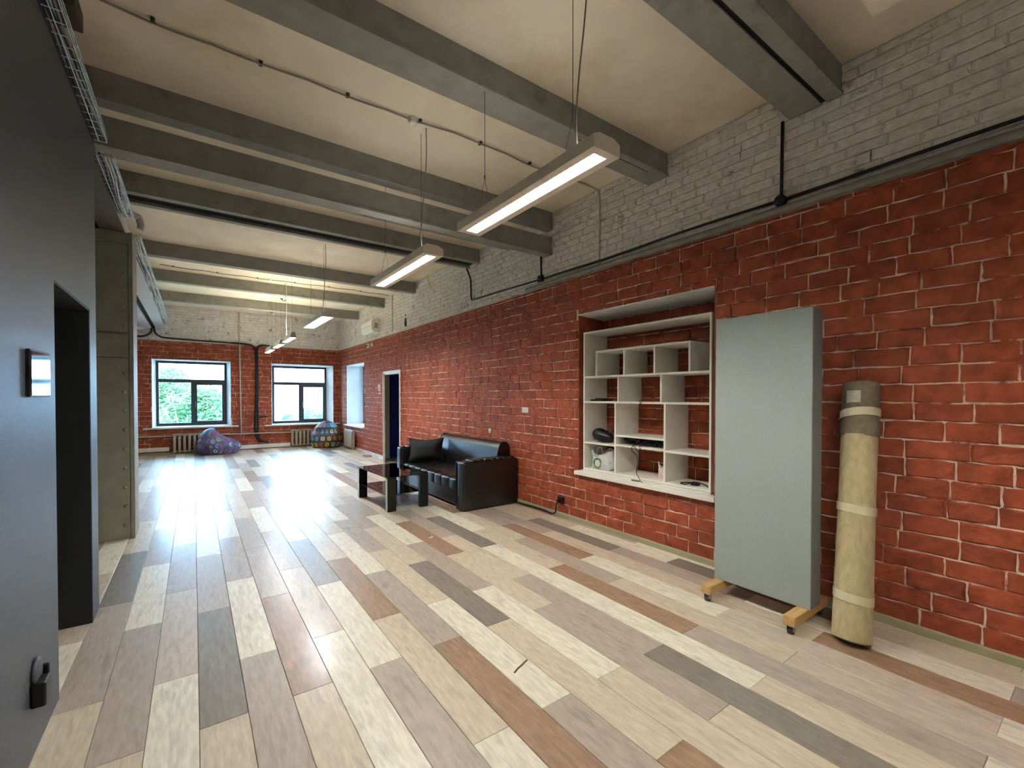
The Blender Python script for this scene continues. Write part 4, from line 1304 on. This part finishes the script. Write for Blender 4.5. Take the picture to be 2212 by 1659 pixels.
def patch_on(fn, u0, u1, v0, v1, off, n=6, shape='square'):
    b = MB()
    cu_, cv_ = (u0 + u1) / 2, (v0 + v1) / 2
    def pt(u, v):
        p = Vector(fn(u, v))
        e = 1e-3
        du = Vector(fn(u + e, v)) - Vector(fn(u - e, v))
        dv = Vector(fn(u, v + e)) - Vector(fn(u, v - e))
        nn = du.cross(dv)
        nn = nn.normalized() if nn.length > 1e-9 else Vector((0, 0, 1))
        return tuple(p + nn * off)
    if shape == 'square':
        def f(s, t):
            a, c = s * 2 - 1, t * 2 - 1
            k = 1 - .12 * (a * a * c * c)
            return pt(cu_ + a * k * (u1 - u0) / 2, cv_ + c * k * (v1 - v0) / 2)
        b.grid(f, n, n)
    elif shape == 'ring':
        def f(s, t):
            r = .5 + .5 * t
            return pt(cu_ + cos(2 * pi * s) * r * (u1 - u0) / 2, cv_ + sin(2 * pi * s) * r * (v1 - v0) / 2)
        b.grid(f, 16, 3, True)
    elif shape == 'arc':
        def f(s, t):
            r = .55 + .45 * t
            a = .8 + 4.2 * s
            return pt(cu_ + cos(a) * r * (u1 - u0) / 2, cv_ + sin(a) * r * (v1 - v0) / 2)
        b.grid(f, 12, 3)
    else:
        def f(s, t):
            return pt(cu_ + cos(2 * pi * s) * t * (u1 - u0) / 2, cv_ + sin(2 * pi * s) * t * (v1 - v0) / 2)
        b.grid(f, 14, 3, True)
    return b
PC = [(214, 186, 60), (90, 170, 200), (206, 206, 200), (190, 120, 160), (170, 200, 110), (196, 90, 80), (160, 150, 200), (60, 130, 140)]
PM = [mat('print_%d' % k, c, rough=.6, var=.08, scale=30) for k, c in enumerate(PC)]
M_BB1 = mat('purple_print_fabric', (98, 92, 138), rough=.6, var=.3, scale=4, stain=(70, 68, 72), stain_scale=2.4, stain_lo=.5, stain_hi=.6, bump=.2, bscale=14)
M_BB2 = mat('brown_print_fabric', (74, 62, 60), rough=.65, var=.15, scale=8, bump=.2, bscale=14)

b1 = thing('bean_bag', (.56, 14.72, 0), 'slumped purple bean bag printed with rings and letters before the left window', 'bean bag')
f1 = bb_surface(.51, .72, (-.16, .08), .07, 12, .60)
bbm = MB(); bbm.grid(f1, 56, 30, True); bbm.add([f1(i / 56, 0) for i in range(56)], [tuple(range(56))])
bbm.build('cover', M_BB1, b1)
rr = random.Random(5)
k = 0
for u in [.52 + .035 * i for i in range(14)]:
    for v in (.12, .34, .55, .74):
        uu = u + rr.uniform(-.012, .012); vv = v + rr.uniform(-.05, .05)
        if rr.random() < .5:
            s = rr.uniform(.011, .02)
            patch_on(f1, uu - s, uu + s, vv - s * 4.2, vv + s * 4.2, .004, shape=rr.choice(('ring', 'ring', 'arc', 'arc', 'disc'))).build('print', rr.choice(PM), b1)

b2 = thing('bean_bag', (3.36, 14.68, 0), 'upright dark brown bean bag with coloured square patches in the far corner', 'bean bag')
f2 = bb_surface(.47, .82, (.02, .0), .20, 9, .0)
bbm = MB(); bbm.grid(f2, 56, 30, True); bbm.add([f2(i / 56, 0) for i in range(56)], [tuple(range(56))])
bbm.build('cover', M_BB2, b2)
order = [1, 3, 0, 2, 7, 4, 0, 1, 6, 5]
for j, v in enumerate((.13, .36, .62, .85)):
    for i in range(9):
        uu = .48 + .062 * i + (.02 if j % 2 else 0)
        s = .0185 * (1 if v < .7 else 1.35)
        pt_ = patch_on(f2, uu - s, uu + s, v - .072, v + .072, .004).build('patch', PM[order[(i * 3 + j * 4) % 10] % 8], b2)
        patch_on(f2, uu - s * .5, uu + s * .5, v - .045, v + .045, .007, shape='ring').build('print', M_BB2, pt_)

# ---------------------------------------------------------------- ceiling details, floor litter
def detector(x, y, label):
    t = thing('smoke_detector', (x, y, ZC), label, 'smoke detector')
    MB().lathe([(.05, 0), (.05, -.018), (.046, -.022), (.042, -.022)], (0, 0, 0), 20).build('base', M_WHITE, t)
    MB().lathe([(.040, -.022), (.043, -.034), (.036, -.045), (.001, -.048)], (0, 0, 0), 20).build('head', M_AC, t)
detector(1.61, 3.76, 'round white smoke detector on the ceiling cable beside the first lamp')
detector(1.32, 10.64, 'small round smoke detector on the far ceiling cable')
cc = thing('ceiling_cable', (-.5, 3.74, ZC - .008), 'sagging cable clipped along the ceiling through the near smoke detector', 'cable')
rr = random.Random(3)
pts = []
for i in range(60):
    x = i * 4.05 / 59
    pts.append((x, .03 * sin(x * 1.7) + .012 * sin(x * 4.1), -.004 - .010 * abs(sin(x * pi / .62))))
MB().tube(pts, .008, 6).build('cable', M_GPIPE, cc)
for i in range(7):
    x = .3 + i * .62
    MB().box(x - .012, x + .012, -.02 + .03 * sin(x * 1.7), .02 + .03 * sin(x * 1.7), -.018, .007, .002).build('clip', M_DARKMET, cc)
cc2 = thing('ceiling_cable', (-.5, 10.6, ZC - .006), 'thin cable clipped along the ceiling before the second farthest beam', 'cable')
MB().tube([(x, .05 * sin(x * 1.4), -.003 - .012 * abs(sin(x * pi / .7))) for x in [i * 4.4 / 50 for i in range(51)]], .006, 5).build('cable', M_DARKMET, cc2)
for i in range(6):
    x = .2 + i * .7
    MB().box(x - .012, x + .012, -.02 + .05 * sin(x * 1.4), .02 + .05 * sin(x * 1.4), -.014, .005, .002).build('clip', M_DARKMET, cc2)
for x, y, lb_ in ((1.80, 14.55, 'small dark hook on the ceiling next to the far wall'), (1.83, 12.58, 'small dark hook on the ceiling over the slim lamps')):
    h = thing('ceiling_hook', (x, y, ZC), lb_, 'hook')
    MB().lathe([(.04, 0), (.03, -.02), (.001, -.022)], (0, 0, 0), 12).build('rose', M_DARKMET, h)
    MB().tube(bez([(0, 0, -.02), (.03, 0, -.05), (.07, 0, -.05), (.09, 0, -.02)], 5), .01, 6).build('hook', M_DARKMET, h)
sg_ = thing('strap_loop', (3.72, 11.75, 0), 'light brown strap loop lying on the floor by the right wall', 'strap')
MB().tube([(.10 * cos(t), .17 * sin(t), .014 + .004 * sin(3 * t)) for t in [2 * pi * k / 24 for k in range(24)]], .012, 6, True).build('strap', mat('tan_strap', (176, 140, 104), rough=.7), sg_)
pb = thing('paper_scrap', (2.163, 4.593, .0005), 'torn scrap of white paper on a brown floor plank', 'paper')
MB().add([(-.03, -.012, 0), (.015, -.02, 0), (.035, .004, .006), (.03, .018, .002), (-.01, .012, 0), (-.03, -.012, .0016), (.015, -.02, .0016), (.035, .004, .0076), (.03, .018, .0036), (-.01, .012, .0016)],
         [(0, 1, 2, 3, 4), (9, 8, 7, 6, 5), (0, 1, 6, 5), (1, 2, 7, 6), (2, 3, 8, 7), (3, 4, 9, 8), (4, 0, 5, 9)]).build('scrap', M_WHITE, pb)
